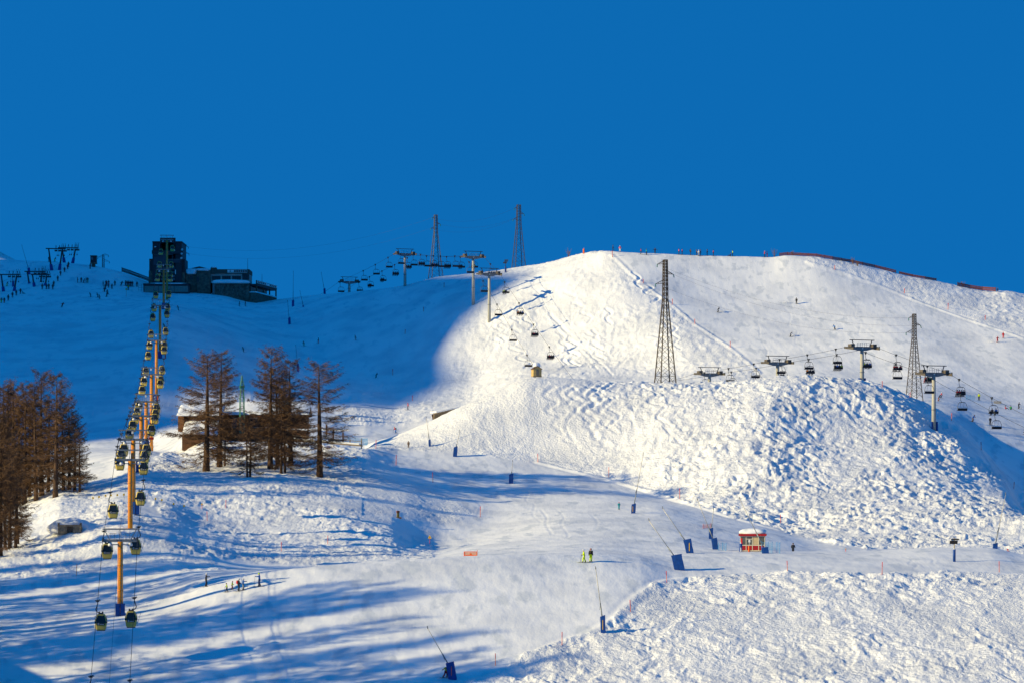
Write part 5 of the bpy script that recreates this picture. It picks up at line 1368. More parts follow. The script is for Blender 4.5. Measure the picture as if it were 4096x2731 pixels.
def warn(px, py, hp, label):
    p = hit(px, py); k = p.y/F; H_ = hp*k
    t = thing('warning_sign', p, 0, label, 'warning sign', 'yellow triangle signs')
    MB().tube([(0, 0, -0.3), (0, 0, H_*0.75)], 0.05, 6).build('post', red, t)
    w = H_*0.22
    b = MB().add([(-w, -0.07, H_*0.62), (w, -0.07, H_*0.62), (0, -0.07, H_), (-w, -0.03, H_*0.62), (w, -0.03, H_*0.62), (0, -0.03, H_)], [(0, 1, 2), (5, 4, 3), (0, 3, 4, 1), (1, 4, 5, 2), (2, 5, 3, 0)]).build('triangle_board', yel, t)
    MB().box((0, -0.08, H_*0.76), (w*0.18, 0.02, H_*0.16)).build('exclamation_mark', black, b)
warn(1719, 2176, 36, 'yellow triangle warning sign on a red post by the shaded track')
warn(808, 2032, 22, 'small yellow triangle sign low on the snow left of the larch mound')
warn(3383, 2204, 14, 'small orange cone-like triangle sign on the far edge of the right terrace')
p = hit(1592, 2070, 430); t = thing('timber_stub', p, 0, 'short mossy timber stub post on the mound above the shaded track', 'post')
MB().box((0, 0, 0.4), (0.42, 0.42, 1.2), 0.3, 0, (0.9, 0.9)).build('post', mat('mossy_timber', (0.22, 0.17, 0.05), 0.9), t); MB().box((0, 0, 1.1), (0.5, 0.45, 0.35), 0.3).build('cap', mat('red_brown_cap', (0.20, 0.06, 0.03), 0.9), t); MB().box((0.1, 0.1, 0.02), (1.0, 0.6, 0.25), 0.1).build('foot_board', wood, t)
a, b = at(1856, 2233, 424), at(1909, 2231, 424); a.z = gz(a.x, 424); b.z = gz(b.x, 424)
t = thing('banner', (a+b)/2, 0, 'low orange framed banner with a red triangle on the near crest', 'banner'); k = 424/F
w, h_ = 26.5*k, 19*k
g = MB()
for x0, x1, z0, z1 in ((-w, w, 0.05, 0.18), (-w, w, h_-0.12, h_), (-w, -w+0.1, 0.18, h_-0.12), (w-0.1, w, 0.18, h_-0.12)): g.box(((x0+x1)/2, 0, (z0+z1)/2), (x1-x0, 0.06, z1-z0))
g.build('frame', orange, t); MB().box((0, 0.01, h_/2), (2*w-0.2, 0.02, h_-0.3)).build('cloth', mat('pale_orange_cloth', (0.62, 0.36, 0.26), 0.8), t)
MB().add([(-0.2, -0.02, 0.16), (0.24, -0.02, 0.16), (0.02, -0.02, h_*0.75)], [(0, 1, 2)]).build('triangle', orange, t)
for s_ in (-1, 1): MB().tube([(s_*w, 0, -0.3), (s_*w, 0, h_+(0.25 if s_ > 0 else 0))], 0.035, 5).build('post', red, t)
# strings of yellow flags across the foot of the gully
r = random.Random(4)
for k2, (px, py) in enumerate([(371, 1990), (395, 1986), (421, 1981), (443, 1980), (468, 1979), (494, 1978), (621, 1995), (646, 2000), (693, 2014), (735, 2026)]):
    p = hit(px, py+10); t = thing('flag', (p.x, p.y, p.z), 0, '%s small yellow flag from the left on the line across the gully' % ORD[k2], 'flag', 'yellow flags across the gully')
    MB().tube([(0, 0, -0.2), (0, 0, 0.5)], 0.025, 4).build('stick', dsteel, t); MB().box((0.05, 0, 0.45), (0.34, 0.04, 0.34), 0.3, 0, (0.7, 1)).build('cloth', yel, t)

# ------------------------------------------------------------------ fences and nets
def fence(pts, H_, slats, m, label, every, group=None, d=None):
    """posts and separate boards along photo points lying on the snow"""
    ws = [hit(px, py, 700) if d is None else at(px, py, d) for px, py in pts]
    t = thing('snow_fence', ws[0], 0, label, 'fence', group); o0 = ws[0]
    L_ = 0; seg = []
    for a, b in zip(ws[:-1], ws[1:]):
        n = max(1, int(round((b-a).length/every)))
        for i in range(n): seg.append((a.lerp(b, i/n), a.lerp(b, (i+1)/n)))
    for i, (a, b) in enumerate(seg):
        for q in ((a, b) if i == len(seg)-1 else (a,)):
            MB().bar(q-o0+Vector((0, 0, -0.6)), q-o0+Vector((0, 0, H_+0.1)), 0.13).build('post', dsteel, t)
        for j in range(slats):
            zz = H_*(0.12+0.88*(j+0.5)/slats)
            jt = rnd.uniform(-0.03, 0.03)
            MB().bar(a-o0+Vector((0, -0.08, zz+jt)), b-o0+Vector((0, -0.08, zz+jt)), 0.05, H_*0.72/slats).build('board', m, t)
sky = [(3118, 1025), (3150, 1022), (3200, 1023), (3265, 1028), (3330, 1040), (3400, 1051), (3450, 1062), (3500, 1073), (3584, 1093)]
fence(sky, 1.0, 4, fence_red, 'long red-brown snow fence along the right part of the ridge', 3.0, 'red-brown snow fences')
fence([(3597, 1096), (3650, 1109), (3700, 1118), (3745, 1125)], 0.85, 4, fence_red, 'short red-brown fence right of the gap on the ridge', 3.0, 'red-brown snow fences')
fence([(3830, 1147), (3880, 1157), (3930, 1166), (3983, 1168)], 1.3, 5, fence_red, 'last red-brown fence at the far right of the ridge, ending in a high post', 3.0, 'red-brown snow fences')
fence([(487, 1087), (520, 1097), (556, 1112), (594, 1128)], 1.75, 5, dsteel, 'dark slatted fence on the skyline left of the gondola station', 3.2)
def net(pts, H_, label, m=None):
    ws = [hit(px, py) for px, py in pts]; o0 = ws[0]
    t = thing('safety_net', o0, 0, label, 'net', 'safety nets')
    for a, b in zip(ws[:-1], ws[1:]):
        n = max(2, int((b-a).length/0.28)); g = MB()
        for i in range(n+1):
            q = a.lerp(b, i/n)-o0; g.bar(q, q+Vector((0, 0, H_)), 0.02)
        for j in range(int(H_/0.25)+1): g.bar(a-o0+Vector((0, 0, 0.02+j*0.25)), b-o0+Vector((0, 0, 0.02+j*0.25)), 0.02)
        g.build('mesh_panel', m or net_blue, t)
    for q in ws: MB().tube([q-o0-Vector((0, 0, 0.3)), q-o0+Vector((0.03, 0, H_+0.15))], 0.045, 5).build('post', m or net_blue, t)
net([(3046, 2208), (3072, 2209), (3088, 2210), (3107, 2211), (3119, 2212)], 1.55, 'blue safety net right of the red hut')
net([(2873, 2200), (2890, 2200), (2904, 2201)], 1.1, 'faint blue safety net between the lance and the red hut')
net([(1395, 1772), (1420, 1775), (1445, 1778), (1469, 1781)], 1.5, 'blue safety net at the right end of the chalet terrace')
net([(3865, 1596), (3880, 1597), (3897, 1598)], 1.1, 'blue safety net below the sunlit piste at the right')
net([(2812, 2112), (2828, 2111), (2843, 2110)], 0.7, 'red safety net behind the snow lances left of the hut', mat('faded_red_net', (0.45, 0.10, 0.10), 0.8))
p = hit(3990, 1614); t = thing('banner', p, 0.1, 'small grey board fence lying on the snow at the right', 'board'); MB().box((0, 0, 0.4), (2.1, 0.08, 0.7)).build('cloth', mat('grey_cloth', (0.35, 0.33, 0.30), 0.8), t); MB().bar((-1, 0, -0.2), (-1, 0, 0.8), 0.06).bar((1, 0, -0.2), (1, 0, 0.8), 0.06).build('post', steel, t)

# ------------------------------------------------------------------ people
def body_mesh(name, J, extra=()):
    """one continuous skinned figure; J maps joint -> (x forward, y left, z up)"""
    E = [('pelvis', 'spine', 0), ('spine', 'chest', 0), ('chest', 'neck', 0), ('neck', 'head', 2), ('head', 'crown', 2), ('head', 'nose', 2)]
    for s_ in 'LR':
        E += [('chest', 'sh'+s_, 0), ('sh'+s_, 'el'+s_, 0), ('el'+s_, 'wr'+s_, 0), ('wr'+s_, 'ha'+s_, 3), ('wr'+s_, 'th'+s_, 3), ('pelvis', 'hip'+s_, 1), ('hip'+s_, 'kn'+s_, 1), ('kn'+s_, 'an'+s_, 1), ('an'+s_, 'to'+s_, 4)]
    RAD = dict(pelvis=(0.15, 0.13), spine=(0.155, 0.125), chest=(0.175, 0.135), neck=(0.068, 0.068), head=(0.092, 0.1), crown=(0.07, 0.075), nose=(0.02, 0.02), sh=(0.085, 0.085), el=(0.062, 0.062), wr=(0.048, 0.048), ha=(0.042, 0.05), th=(0.02, 0.02), hip=(0.112, 0.112), kn=(0.082, 0.082), an=(0.075, 0.075), to=(0.065, 0.05))
    for s_ in 'LR':      # thumb leaves the side of the glove
        w, hnd = Vector(J['wr'+s_]), Vector(J['ha'+s_]); v = (hnd-w).normalized()
        J['th'+s_] = tuple(w + v*0.05 + Vector((0.0, -0.06 if s_ == 'L' else 0.06, 0.02)))
    hd = Vector(J['head']); cr_ = Vector(J['crown']); fw = Vector((1, 0, 0)); J['nose'] = tuple(hd.lerp(cr_, 0.25) + fw*0.105)
    names = list(J); idx = {n: i for i, n in enumerate(names)}
    me = bpy.data.meshes.new(name); me.from_pydata([J[n] for n in names], [(idx[a], idx[b]) for a, b, _ in E], [])
    o = bpy.data.objects.new(name, me); COL.objects.link(o)
    sk = o.modifiers.new('skin', 'SKIN'); sk.use_smooth_shade = True
    for n in names:
        key = n if n in RAD else n[:2] if n[:2] in RAD else n[:3]
        v = me.skin_vertices[0].data[idx[n]]; v.radius = tuple(q*(1.0 if n in ('head', 'crown', 'nose', 'neck') or n[:2] in ('th', 'ha') else 1.22) for q in RAD[key]); v.use_root = (n == 'pelvis')
    o.modifiers.new('sub', 'SUBSURF').levels = 1
    dg = bpy.context.evaluated_depsgraph_get(); dg.update()
    out = bpy.data.meshes.new_from_object(o.evaluated_get(dg)); out.name = name
    bpy.data.objects.remove(o); bpy.data.meshes.remove(me)
    out.materials.clear()
    for q in range(5): out.materials.append(black)
    segs = [(Vector(J[a]), Vector(J[b]), m_) for a, b, m_ in E]
    for p in out.polygons:
        c = p.center; best = (9, 0)
        for a, b, m_ in segs:
            ab = b-a; t = max(0, min(1, (c-a).dot(ab)/(ab.length_squared+1e-9))); dd = (c-(a+ab*t)).length
            if dd < best[0]: best = (dd, m_)
        p.material_index = best[1]; p.use_smooth = True
    return out
def joints(hip=0.93, lean=0.05, knee=0.09, st=0.12, arms='poles', stride=0.0, tilt=0.0, head=0.0):
    P = Vector((0, 0, hip)); up = Vector((lean, 0, math.sqrt(max(0.05, 1-lean*lean))))
    J = {'pelvis': P, 'spine': P+up*0.22, 'chest': P+up*0.45, 'neck': P+up*0.60}
    J['head'] = J['neck'] + Vector((0.03+head, 0, 0.10)); J['crown'] = J['head'] + Vector((0.0, 0, 0.10))
    for s_, sg in (('L', 1), ('R', -1)):
        f = stride*sg
        J['hip'+s_] = P + Vector((0, 0.1*sg, -0.05)); J['kn'+s_] = Vector((knee + f*0.6, (0.08+st)/2*sg*1.1, hip*0.52)); J['an'+s_] = Vector((f-0.04, st*sg, 0.12)); J['to'+s_] = Vector((f+0.16, st*sg*1.02, 0.06))
        sh = J['chest'] + up*0.06 + Vector((0, 0.205*sg, 0)); J['sh'+s_] = sh
        if arms == 'poles': el, wr = Vector((0.02, 0.09*sg, -0.26)), Vector((0.22, 0.08*sg, -0.36))
        elif arms == 'down': el, wr = Vector((-0.02, 0.08*sg, -0.27)), Vector((0.04, 0.09*sg, -0.50))
        elif arms == 'wide': el, wr = Vector((0.03, 0.22*sg, -0.17)), Vector((0.12, 0.42*sg, -0.24))
        elif arms == 'front': el, wr = Vector((0.10, 0.05*sg, -0.24)), Vector((0.34, 0.0, -0.26))
        else: el, wr = (Vector((0.2, 0.06*sg, -0.12)), Vector((0.44, 0.03*sg, -0.1))) if sg > 0 else (Vector((-0.02, 0.08*sg, -0.27)), Vector((0.04, 0.09*sg, -0.5)))
        J['el'+s_] = sh+el; J['wr'+s_] = sh+wr; J['ha'+s_] = sh+wr+(wr-el).normalized()*0.11
    if tilt:
        for n in J: J[n] = J[n] + Vector((0, tilt*J[n].z, 0))
    return {n: tuple(v) for n, v in J.items()}
def seat_joints(back=0.0, low=0.42):
    J = joints(0.12, -0.05+back, 0.0, 0.12, 'front')
    for s_, sg in (('L', 1), ('R', -1)):
        J['hip'+s_] = (0.03, 0.1*sg, 0.1); J['kn'+s_] = (0.44, 0.13*sg, 0.10); J['an'+s_] = (0.48, 0.13*sg, 0.10-low); J['to'+s_] = (0.66, 0.14*sg, 0.06-low)
    return J
def ground_joints():
    J = joints(0.14, -0.15, 0.0, 0.14, 'front')
    for s_, sg in (('L', 1), ('R', -1)):
        J['hip'+s_] = (0.05, 0.1*sg, 0.13); J['kn'+s_] = (0.40, 0.16*sg, 0.42); J['an'+s_] = (0.70, 0.15*sg, 0.12); J['to'+s_] = (0.88, 0.16*sg, 0.10)
    return J
POSE = {'stand': body_mesh('person', joints()), 'easy': body_mesh('person', joints(0.94, 0.0, 0.05, 0.13, 'down')), 'ski': body_mesh('person', joints(0.78, 0.45, 0.24, 0.15, 'poles')),
 'wide': body_mesh('person', joints(0.84, 0.3, 0.2, 0.2, 'wide')), 'turnL': body_mesh('person', joints(0.76, 0.42, 0.24, 0.16, 'wide', 0, 0.42)), 'turnR': body_mesh('person', joints(0.76, 0.42, 0.24, 0.16, 'wide', 0, -0.42)),
 'walk': body_mesh('person', joints(0.90, 0.14, 0.1, 0.11, 'poles', 0.2)), 'reach': body_mesh('person', joints(0.92, 0.06, 0.09, 0.13, 'reach', 0.08)), 'bent': body_mesh('person', joints(0.82, 0.62, 0.16, 0.13, 'poles', 0.15)),
 'board': body_mesh('person', joints(0.76, 0.12, 0.2, 0.27, 'wide', 0, 0.22)), 'seat': body_mesh('person', seat_joints()), 'ground': body_mesh('person', ground_joints())}
ANK = {'walk': 0.2, 'reach': 0.08, 'bent': 0.15}
CLR = {'d': (0.016, 0.02, 0.035), 'k': (0.012, 0.012, 0.014), 'r': (0.50, 0.02, 0.03), 'b': (0.02, 0.14, 0.45), 'y': (0.42, 0.55, 0.02), 'o': (0.65, 0.20, 0.02), 'g': (0.02, 0.28, 0.10), 'w': (0.65, 0.66, 0.68), 't': (0.01, 0.28, 0.34), 'n': (0.02, 0.05, 0.14), 'p': (0.75, 0.12, 0.16), 'e': (0.30, 0.30, 0.31), 'm': (0.13, 0.08, 0.05), 'u': (0.62, 0.40, 0.02), 'x': (0.30, 0.09, 0.05), 'l': (0.62, 0.78, 0.01)}
def cm_(c): return mat('cloth_'+c, CLR[c], 0.75, 0, 0.18, 9.0, 0.3)
skin = mat('skin', (0.45, 0.26, 0.18), 0.6); boot = mat('boot', (0.03, 0.03, 0.035), 0.5); skim = mat('ski_dark', (0.06, 0.06, 0.06), 0.4)
HELM = MB().lathe([(0.118, -0.06), (0.128, 0.0), (0.122, 0.06), (0.09, 0.115), (0.04, 0.14), (0.005, 0.145)], (0, 0, 0), 12).mesh('helmet', white)
GOGG = MB().box((0.115, 0, -0.045), (0.04, 0.15, 0.06), 0, 0, (1, 0.9)).mesh('goggles', black)
SKI = MB().bar((-0.75, 0, 0.025), (0.72, 0, 0.025), 0.085, 0.03).bar((0.72, 0, 0.025), (0.88, 0, 0.08), 0.075, 0.02).mesh('ski', skim)
BOARD = MB().bar((0, -0.62, 0.03), (0, 0.62, 0.03), 0.27, 0.03).bar((0, 0.62, 0.03), (0, 0.76, 0.08), 0.22, 0.02).bar((0, -0.62, 0.03), (0, -0.76, 0.08), 0.22, 0.02).mesh('snowboard', skim)
PACK = MB().lump((0, 0, 0), (0.24, 0.36, 0.52), 4, 12, 7, 0.05).mesh('backpack', red)
def set_m(o, mats):
    for i, m_ in enumerate(mats):
        o.material_slots[i].link = 'OBJECT'; o.material_slots[i].material = m_
def person(p, pose, face, sc, jk, tr__, hel, gear, label, group=None):
    """gear: s skis, p poles, b snowboard, B backpack"""
    o = link_mesh('person', POSE[pose], None, p, (0, 0, math.radians(face)), (sc, sc, sc))
    tag(o, label, 'person', group); set_m(o, [cm_(jk), cm_(tr__), skin, cm_('k'), boot])
    J = PJ[pose]
    h_ = link_mesh('helmet', HELM, o, Vector(J['head'])+Vector((0.0, 0, 0.07))); set_m(h_, [cm_(hel)])
    link_mesh('goggles', GOGG, h_)
    if 's' in gear:
        for s_ in 'LR':
            a = Vector(J['an'+s_]); k_ = link_mesh('ski', SKI, o, (a.x+0.06, a.y, a.z-0.12))
            if pose == 'seat': k_.rotation_euler = (0, 0.12, 0)
    if 'p' in gear:
        for s_ in 'LR':
            a = Vector(J['ha'+s_]); back = -0.5 if pose in ('ski', 'turnL', 'turnR') else 0.12
            g = MB().tube([a+Vector((0, 0, 0.08)), Vector((a.x+back, a.y*1.05, 0.05 if back > 0 else a.z-0.45))], 0.016, 4); g.build('ski_pole', dsteel, o)
    if 'b' in gear: link_mesh('snowboard', BOARD, o)
    if 'B' in gear:
        c = Vector(J['chest']).lerp(Vector(J['spine']), 0.4); k_ = link_mesh('backpack', PACK, o, (c.x-0.22, c.y, c.z)); set_m(k_, [red if 'red backpack' in label else cm_('g' if 'backpack' in label else 'd')])
    return o
PJ = {'stand': joints(), 'easy': joints(0.94, 0.0, 0.05, 0.13, 'down'), 'ski': joints(0.78, 0.45, 0.24, 0.15, 'poles'), 'wide': joints(0.84, 0.3, 0.2, 0.2, 'wide'), 'turnL': joints(0.76, 0.42, 0.24, 0.16, 'wide', 0, 0.42), 'turnR': joints(0.76, 0.42, 0.24, 0.16, 'wide', 0, -0.42), 'walk': joints(0.90, 0.14, 0.1, 0.11, 'poles', 0.2), 'reach': joints(0.92, 0.06, 0.09, 0.13, 'reach', 0.08), 'bent': joints(0.82, 0.62, 0.16, 0.13, 'poles', 0.15), 'board': joints(0.76, 0.12, 0.2, 0.27, 'wide', 0, 0.22), 'seat': seat_joints(), 'ground': ground_joints()}
# (column, foot row, pose, facing degrees, scale, jacket, trousers, helmet, gear, label)
FOLK = [
 (2337, 2248, 'walk', 185, 1.04, 'l', 'l', 'w', 'sp', 'person in bright yellow-green ski suit, left of the pair on the near crest'),
 (2363, 2246, 'easy', 60, 1.04, 'k', 'l', 'x', 's', 'person in black jacket and bright yellow trousers, right of the pair on the near crest'),
 (1779, 2710, 'board', -65, 0.98, 'u', 'r', 'o', 'b', 'snowboarder in yellow jacket, red trousers and orange hat at the bottom edge'),
 (824, 2345, 'reach', 10, 1.03, 'd', 'd', 'w', 's', 'skier all in dark clothes with white helmet, leftmost of the group by the gondola'),
 (908, 2368, 'walk', 190, 0.70, 'y', 'd', 'm', 'sp', 'small child in lime jacket and dark trousers, leftmost of the ski class'),
 (928, 2358, 'walk', 20, 0.66, 'y', 'x', 'p', 's', 'small child in lime jacket with pink helmet and rust trousers in the ski class'),
 (954, 2365, 'stand', 20, 0.97, 'd', 'd', 'w', 'sB', 'skier with a big red backpack and pale helmet in the ski class'),
 (972, 2359, 'reach', 5, 0.92, 'b', 'e', 'w', 'sp', 'skier in blue jacket and grey trousers with white helmet, holding a pole out right'),
 (1038, 2344, 'reach', 180, 1.03, 'b', 'n', 'l', 'sp', 'skier in blue with a yellow helmet facing left, rightmost of the ski class'),
 (2476, 2037, 'stand', 270, 0.76, 't', 't', 'r', 's', 'child in a teal ski suit with red helmet beside the tall snow lance'),
 (1634, 1790, 'easy', 90, 0.80, 'm', 'm', 'm', '', 'figure in brown standing at the crest left of the bright blue lance mat'),
 (1584, 1731, 'bent', 195, 1.02, 'r', 'b', 'o', 'spB', 'walker in red jacket and blue trousers bent forward with a backpack'),
 (1632, 1640, 'easy', 190, 1.05, 'r', 'd', 'r', 'sp', 'skier in red jacket standing on the sunlit valley floor by the shadow edge'),
 (1502, 1511, 'turnL', 340, 1.0, 'd', 'd', 'k', 's', 'dark skier leaning hard in a turn on the shaded slope above the valley floor'),
 (1217, 1385, 'ski', 200, 1.0, 'd', 'g', 'k', 'sp', 'crouching skier with green trousers on the dark slope above the larches'),
 (1274, 1375, 'stand', 190, 1.0, 'd', 'r', 'k', 'sp', 'skier with red trousers on the dark slope above the larches'),
 (1424, 1361, 'ski', 185, 1.0, 'd', 'd', 'k', 'sp', 'dark skier farthest right of those on the open dark slope'),
 (976, 1410, 'turnR', 200, 1.0, 'd', 'd', 'k', 'sp', 'dark skier turning above the gap between the larch clumps'),
 (715, 1243, 'turnR', 200, 1.0, 'd', 'd', 'k', 's', 'dark skier leaning in a turn just right of the eighth gondola tower'),
 (659, 1317, 'turnR', 200, 1.0, 'd', 'd', 'k', 's', 'dark skier turning close behind the right-hand gondola cabins'),
 (959, 1227, 'stand', 190, 1.0, 'd', 'd', 'k', 'sp', 'dark skier standing below the restaurant wall, left of two'),
 (982, 1227, 'stand', 190, 1.05, 'r', 'd', 'k', 'sp', 'skier in dark red jacket standing below the restaurant corner, right of two'),
 (3186, 1217, 'easy', 250, 1.02, 'k', 'k', 'k', 'b', 'dark snowboarder gliding upright across the groomed white face'),
 (3342, 1320, 'turnR', 220, 0.95, 'b', 'd', 'd', 's', 'skier in bright blue jacket on the groomed white face'),
 (3160, 1349, 'turnL', 330, 1.0, 'e', 'd', 'w', 's', 'skier in grey throwing up snow on the groomed white face above the chairlift'),
 (2870, 1252, 'turnL', 335, 1.0, 'k', 'k', 'k', 's', 'dark skier braking right of the largest pylon with a spray of snow'),
 (3989, 1371, 'wide', 300, 1.0, 'r', 'r', 'r', 's', 'skier in red and white in a cloud of snow near the right edge'),
 (4013, 1354, 'easy', 260, 1.0, 'r', 'r', 'r', 's', 'skier all in red standing just above the other red one near the right edge'),
 (3647, 1511, 'turnL', 330, 1.0, 'e', 'm', 'w', 's', 'pale skier seen through the lattice of the right pylon'),
 (3763, 1592, 'ski', 350, 1.0, 'r', 'd', 'w', 'sp', 'skier in red jacket just right of the nearest chairlift tower mast'),
 (3752, 1604, 'turnL', 330, 1.0, 'd', 'x', 'k', 's', 'dark skier half behind the mast of the nearest chairlift tower'),
 (3916, 1600, 'easy', 240, 1.05, 'y', 'd', 'm', 's', 'skier in lime green jacket standing by the blue net at the right'),
 (4022, 1637, 'ground', 350, 1.0, 'r', 'd', 'm', '', 'person in red jacket sitting in the snow at the right edge'),
 (4043, 1638, 'ground', 80, 1.1, 'g', 'd', 'k', '', 'person in green jacket sitting in the snow beside the red one at the right edge'),
 (4074, 1634, 'wide', 320, 1.0, 'd', 'd', 'k', 'sp', 'dark skier with arms spread at the right edge'),
 (3888, 1685, 'turnL', 320, 1.06, 'b', 'm', 'd', 'b', 'snowboarder in blue jacket carving on the shaded piste behind the mogul hill'),
 (3961, 1701, 'stand', 270, 1.05, 'd', 'd', 'w', 'sp', 'dark skier with white helmet just left of the lowest empty chair'),
 (246, 1230, 'turnL', 280, 1.0, 'r', 'd', 'k', 's', 'skier in dark red jacket alone on the shaded slope at the upper left'),
]
for (px, py, pose, fc, sc, a, b, c, gr, lab) in FOLK:
    person(hit(px, py), pose, fc, sc, a, b, c, gr, lab, None)
# half hidden behind the terrace edge
x_ = (3172-CX)/F*470; person(Vector((x_, 470, max(gz(x_, 470), (Y0-2232)/F*470))), 'walk', 75, 1.0, 'k', 'd', 'm', 'B', 'person in grey and black walking away over the terrace edge with a bag')
x_ = (4031-CX)/F*466; person(Vector((x_, 466, (Y0-2239)/F*466)), 'easy', 90, 1.0, 'r', 'd', 'r', '', 'person in red, only the head and shoulders above the hump at the right')
def crowd(lst, where, grp, dmin=600):
    for k, (px, py, pose, fc, a, b, c, gr) in enumerate(sorted(lst)):
        person(hit(px, py, dmin), pose, fc, rnd.uniform(1.0, 1.1), a, b, c, gr, '%s person from the left %s' % (ORD[k], where), grp)
crowd([(2451, 1006, 'stand', 0, 'n', 'd', 'd', 'sp'), (2480, 1008, 'easy', 270, 'p', 'w', 'w', 's'), (2563, 1019, 'stand', 0, 'r', 'd', 'k', 'sp'), (2585, 1021, 'stand', 20, 't', 'd', 'k', 's'), (2620, 1015, 'wide', 270, 'd', 'd', 'k', 'sp'), (2715, 1020, 'stand', 0, 'p', 'd', 'k', 's'), (2729, 1021, 'stand', 180, 'r', 'd', 'k', 's'), (2762, 1022, 'stand', 0, 'm', 'd', 'k', 'sB'), (2786, 1023, 'stand', 0, 'm', 'd', 'k', 's'), (2795, 1025, 'easy', 270, 'w', 'e', 'w', 's'), (2803, 1024, 'stand', 180, 'd', 'd', 'k', 's'), (2828, 1024, 'stand', 0, 'd', 'd', 'k', 's'), (2854, 1026, 'stand', 180, 'r', 'd', 'k', 's'), (2922, 1027, 'ground', 180, 'd', 'd', 'k', ''), (2931, 1027, 'stand', 180, 'l', 'd', 'k', 's'), (3058, 1030, 'reach', 0, 'r', 'd', 'o', 's'), (3069, 1030, 'stand', 180, 'b', 'r', 'd', 's')], 'in the row of skiers on the sunlit ridge', 'skiers on the sunlit ridge', 800)
crowd([(310, 1132, 'stand', 0, 'd', 'd', 'k', 's'), (325, 1132, 'easy', 270, 'd', 'd', 'k', 's'), (334, 1133, 'bent', 0, 'd', 'd', 'k', 's'), (345, 1132, 'stand', 180, 'd', 'd', 'k', 's'), (351, 1132, 'stand', 270, 'd', 'g', 'k', 's')], 'in the dark cluster below the control cabin', 'skiers below the control cabin', 800)
crowd([(361, 1077, 'stand', 270, 'd', 'd', 'k', 's'), (364, 1190, 'turnR', 200, 'd', 'd', 'k', 's'), (393, 1192, 'turnR', 200, 'd', 'd', 'k', 's'), (400, 1198, 'ski', 200, 'd', 'd', 'k', 'sp'), (413, 1147, 'stand', 200, 'd', 'd', 'k', 's'), (419, 1169, 'ski', 230, 'd', 'd', 'k', 's'), (423, 1158, 'ski', 230, 'd', 'd', 'k', 's'), (424, 1144, 'stand', 270, 'd', 'd', 'k', 's'), (427, 1145, 'stand', 250, 'r', 'd', 'k', 's'), (424, 1189, 'turnL', 320, 'd', 'd', 'k', 's'), (428, 1179, 'ski', 300, 'd', 'd', 'k', 's'), (434, 1152, 'stand', 270, 'p', 'd', 'k', 's'), (435, 1144, 'stand', 250, 'd', 'd', 'k', 's'), (447, 1156, 'ski', 300, 'd', 'd', 'k', 's')], 'among the skiers starting down from the upper left forecourt', 'skiers starting from the forecourt', 800)
crowd([(460, 1143, 'bent', 270, 'd', 'd', 'k', 's'), (483, 1144, 'turnL', 270, 'd', 'd', 'k', 's'), (501, 1145, 'stand', 0, 'd', 'd', 'k', 's'), (505, 1145, 'stand', 180, 'd', 'd', 'k', 's'), (510, 1146, 'stand', 270, 'd', 'd', 'k', 's'), (514, 1146, 'stand', 0, 'd', 'd', 'k', 's'), (520, 1147, 'stand', 270, 'd', 'd', 'k', 's'), (525, 1147, 'stand', 180, 'd', 'd', 'k', 's'), (530, 1147, 'easy', 270, 'd', 'd', 'k', 'sB'), (548, 1148, 'easy', 270, 'd', 'd', 'k', 's'), (513, 1162, 'stand', 270, 'u', 'd', 'k', 's')], 'in the queue just left of the station garage', 'skiers queuing by the garage', 800)
crowd([(196, 1048, 'stand', 90, 'd', 'd', 'k', 's'), (218, 1048, 'bent', 0, 'd', 'y', 'k', 's'), (274, 1071, 'easy', 90, 'd', 'd', 'k', 's'), (270, 1078, 'easy', 90, 'r', 'd', 'k', 's'), (258, 1090, 'easy', 90, 'd', 'd', 'k', 's'), (242, 1105, 'easy', 90, 'd', 'd', 'k', 's'), (231, 1126, 'easy', 90, 'd', 'd', 'k', 's'), (215, 1146, 'easy', 90, 'd', 'd', 'k', 's'), (169, 1159, 'easy', 90, 'd', 'd', 'k', 's'), (186, 1158, 'easy', 90, 'd', 'd', 'k', 's'), (195, 1158, 'easy', 90, 'd', 'd', 'k', 's'), (211, 1159, 'easy', 90, 'd', 'd', 'k', 's')], 'riding the right drag lift track at the upper left', 'skiers on the right drag lift', 800)
crowd([(82, 1177, 'easy', 90, 'd', 'd', 'k', 's'), (91, 1177, 'ground', 0, 'd', 'd', 'k', ''), (65, 1183, 'easy', 90, 'd', 'd', 'k', 's'), (50, 1191, 'easy', 90, 'd', 'd', 'k', 's'), (33, 1203, 'easy', 90, 'd', 'd', 'k', 's'), (17, 1213, 'easy', 90, 'd', 'r', 'y', 's'), (5, 1212, 'bent', 90, 'd', 'y', 'k', 's'), (27, 1147, 'bent', 0, 'd', 'y', 'k', 's')], 'riding the left drag lift track at the upper left', 'skiers on the left drag lift', 800)
SEATW = {1: ['alone'], 2: ['on the left', 'on the right'], 3: ['on the left', 'in the middle', 'on the right'], 4: ['far left', 'second from left', 'third from left', 'far right']}
CN = {'d': 'dark', 'r': 'red', 'b': 'blue', 'y': 'lime', 'g': 'green', 'o': 'orange', 'w': 'white'}
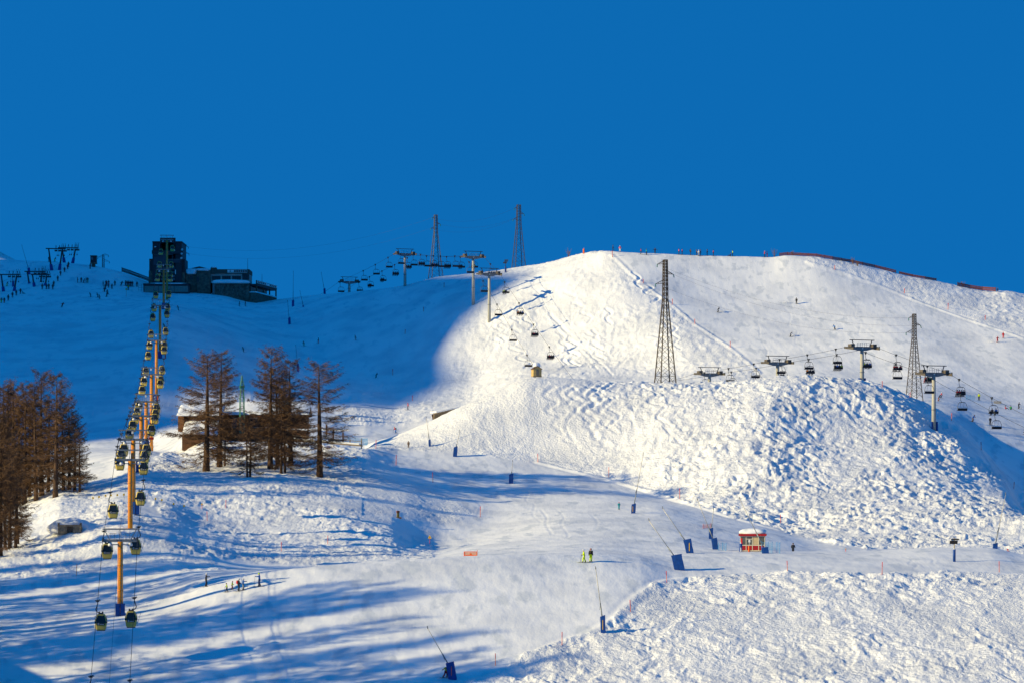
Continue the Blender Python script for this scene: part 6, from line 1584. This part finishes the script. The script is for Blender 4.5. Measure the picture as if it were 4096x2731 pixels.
for p, k, who in CHAIR_RIDERS:
    n = len(who); slots = {1: [-0.6], 2: [-0.55, 0.05], 3: [-0.75, -0.2, 0.72] if who == 'rrr' else [-0.72, 0.0, 0.72], 4: [-0.8, -0.27, 0.27, 0.8]}[n]
    if k == 1: slots = [-0.3, 0.62]
    for c, sx_, pos in zip(who, slots, SEATW[n]):
        q = Vector(p) + Matrix.Rotation(CRZ, 3, 'Z') @ Vector((0.42+sx_, 0.02, -3.22))
        trc = 'r' if c == 'r' and k % 2 else ('w' if c == 'w' else 'd')
        person(q, 'seat', math.degrees(CRZ)+90, 1.0, c, trc, 'k' if c != 'w' else 'g', 's', 'rider in %s jacket %s on the %s occupied chair from the right edge' % (CN[c], pos, ORD[k]), 'riders on the chairlift')
p = hit(505, 1187, 800); t = thing('disc_sign', p, 0, 'thin pole with a yellow disc on the shaded forecourt left of the garage', 'sign')
MB().tube([(0, 0, -0.3), (0, 0, 2.3)], 0.05, 5).build('post', orange, t); MB().tube([(0, -0.05, 2.5), (0, 0.02, 2.5)], 0.3, 12).build('disc', yel, t)
# powder thrown up by braking skiers: loose crumbs of snow
def spray(px, py, wpx, hpx, seed, label):
    p = hit(px, py, 700); k = p.y/F; r = random.Random(seed); g = MB()
    for i in range(900):
        u = abs(r.gauss(0, 0.42)); sx_ = r.choice((-1, 1))
        if u > 1: continue
        h2 = hpx*k*(1-u*0.75)*r.random()**1.6; c = Vector((sx_*u*wpx*k/2, r.uniform(-0.6, 0.6), h2-0.05)); e = r.uniform(0.02, 0.06)*(1.25-0.6*h2/(hpx*k))
        q = [c+Vector((r.uniform(-e, e), r.uniform(-e, e), r.uniform(-e, e))) for _ in range(4)]
        g.add(q, [(0, 1, 2), (0, 2, 3), (0, 3, 1), (1, 3, 2)])
    o = g.build('snow_spray', SNOW, None, 'stuff'); o.location = p; tag(o, label, 'snow spray')
spray(3140, 1214, 62, 9, 1, 'low cloud of powder trailing left of the upright snowboarder')
spray(3176, 1346, 22, 12, 2, 'puff of powder right of the grey skier above the chairlift')
spray(2888, 1249, 24, 11, 3, 'puff of powder right of the dark braking skier')
spray(3968, 1370, 52, 22, 4, 'big cloud of powder left of the red skier at the right edge')
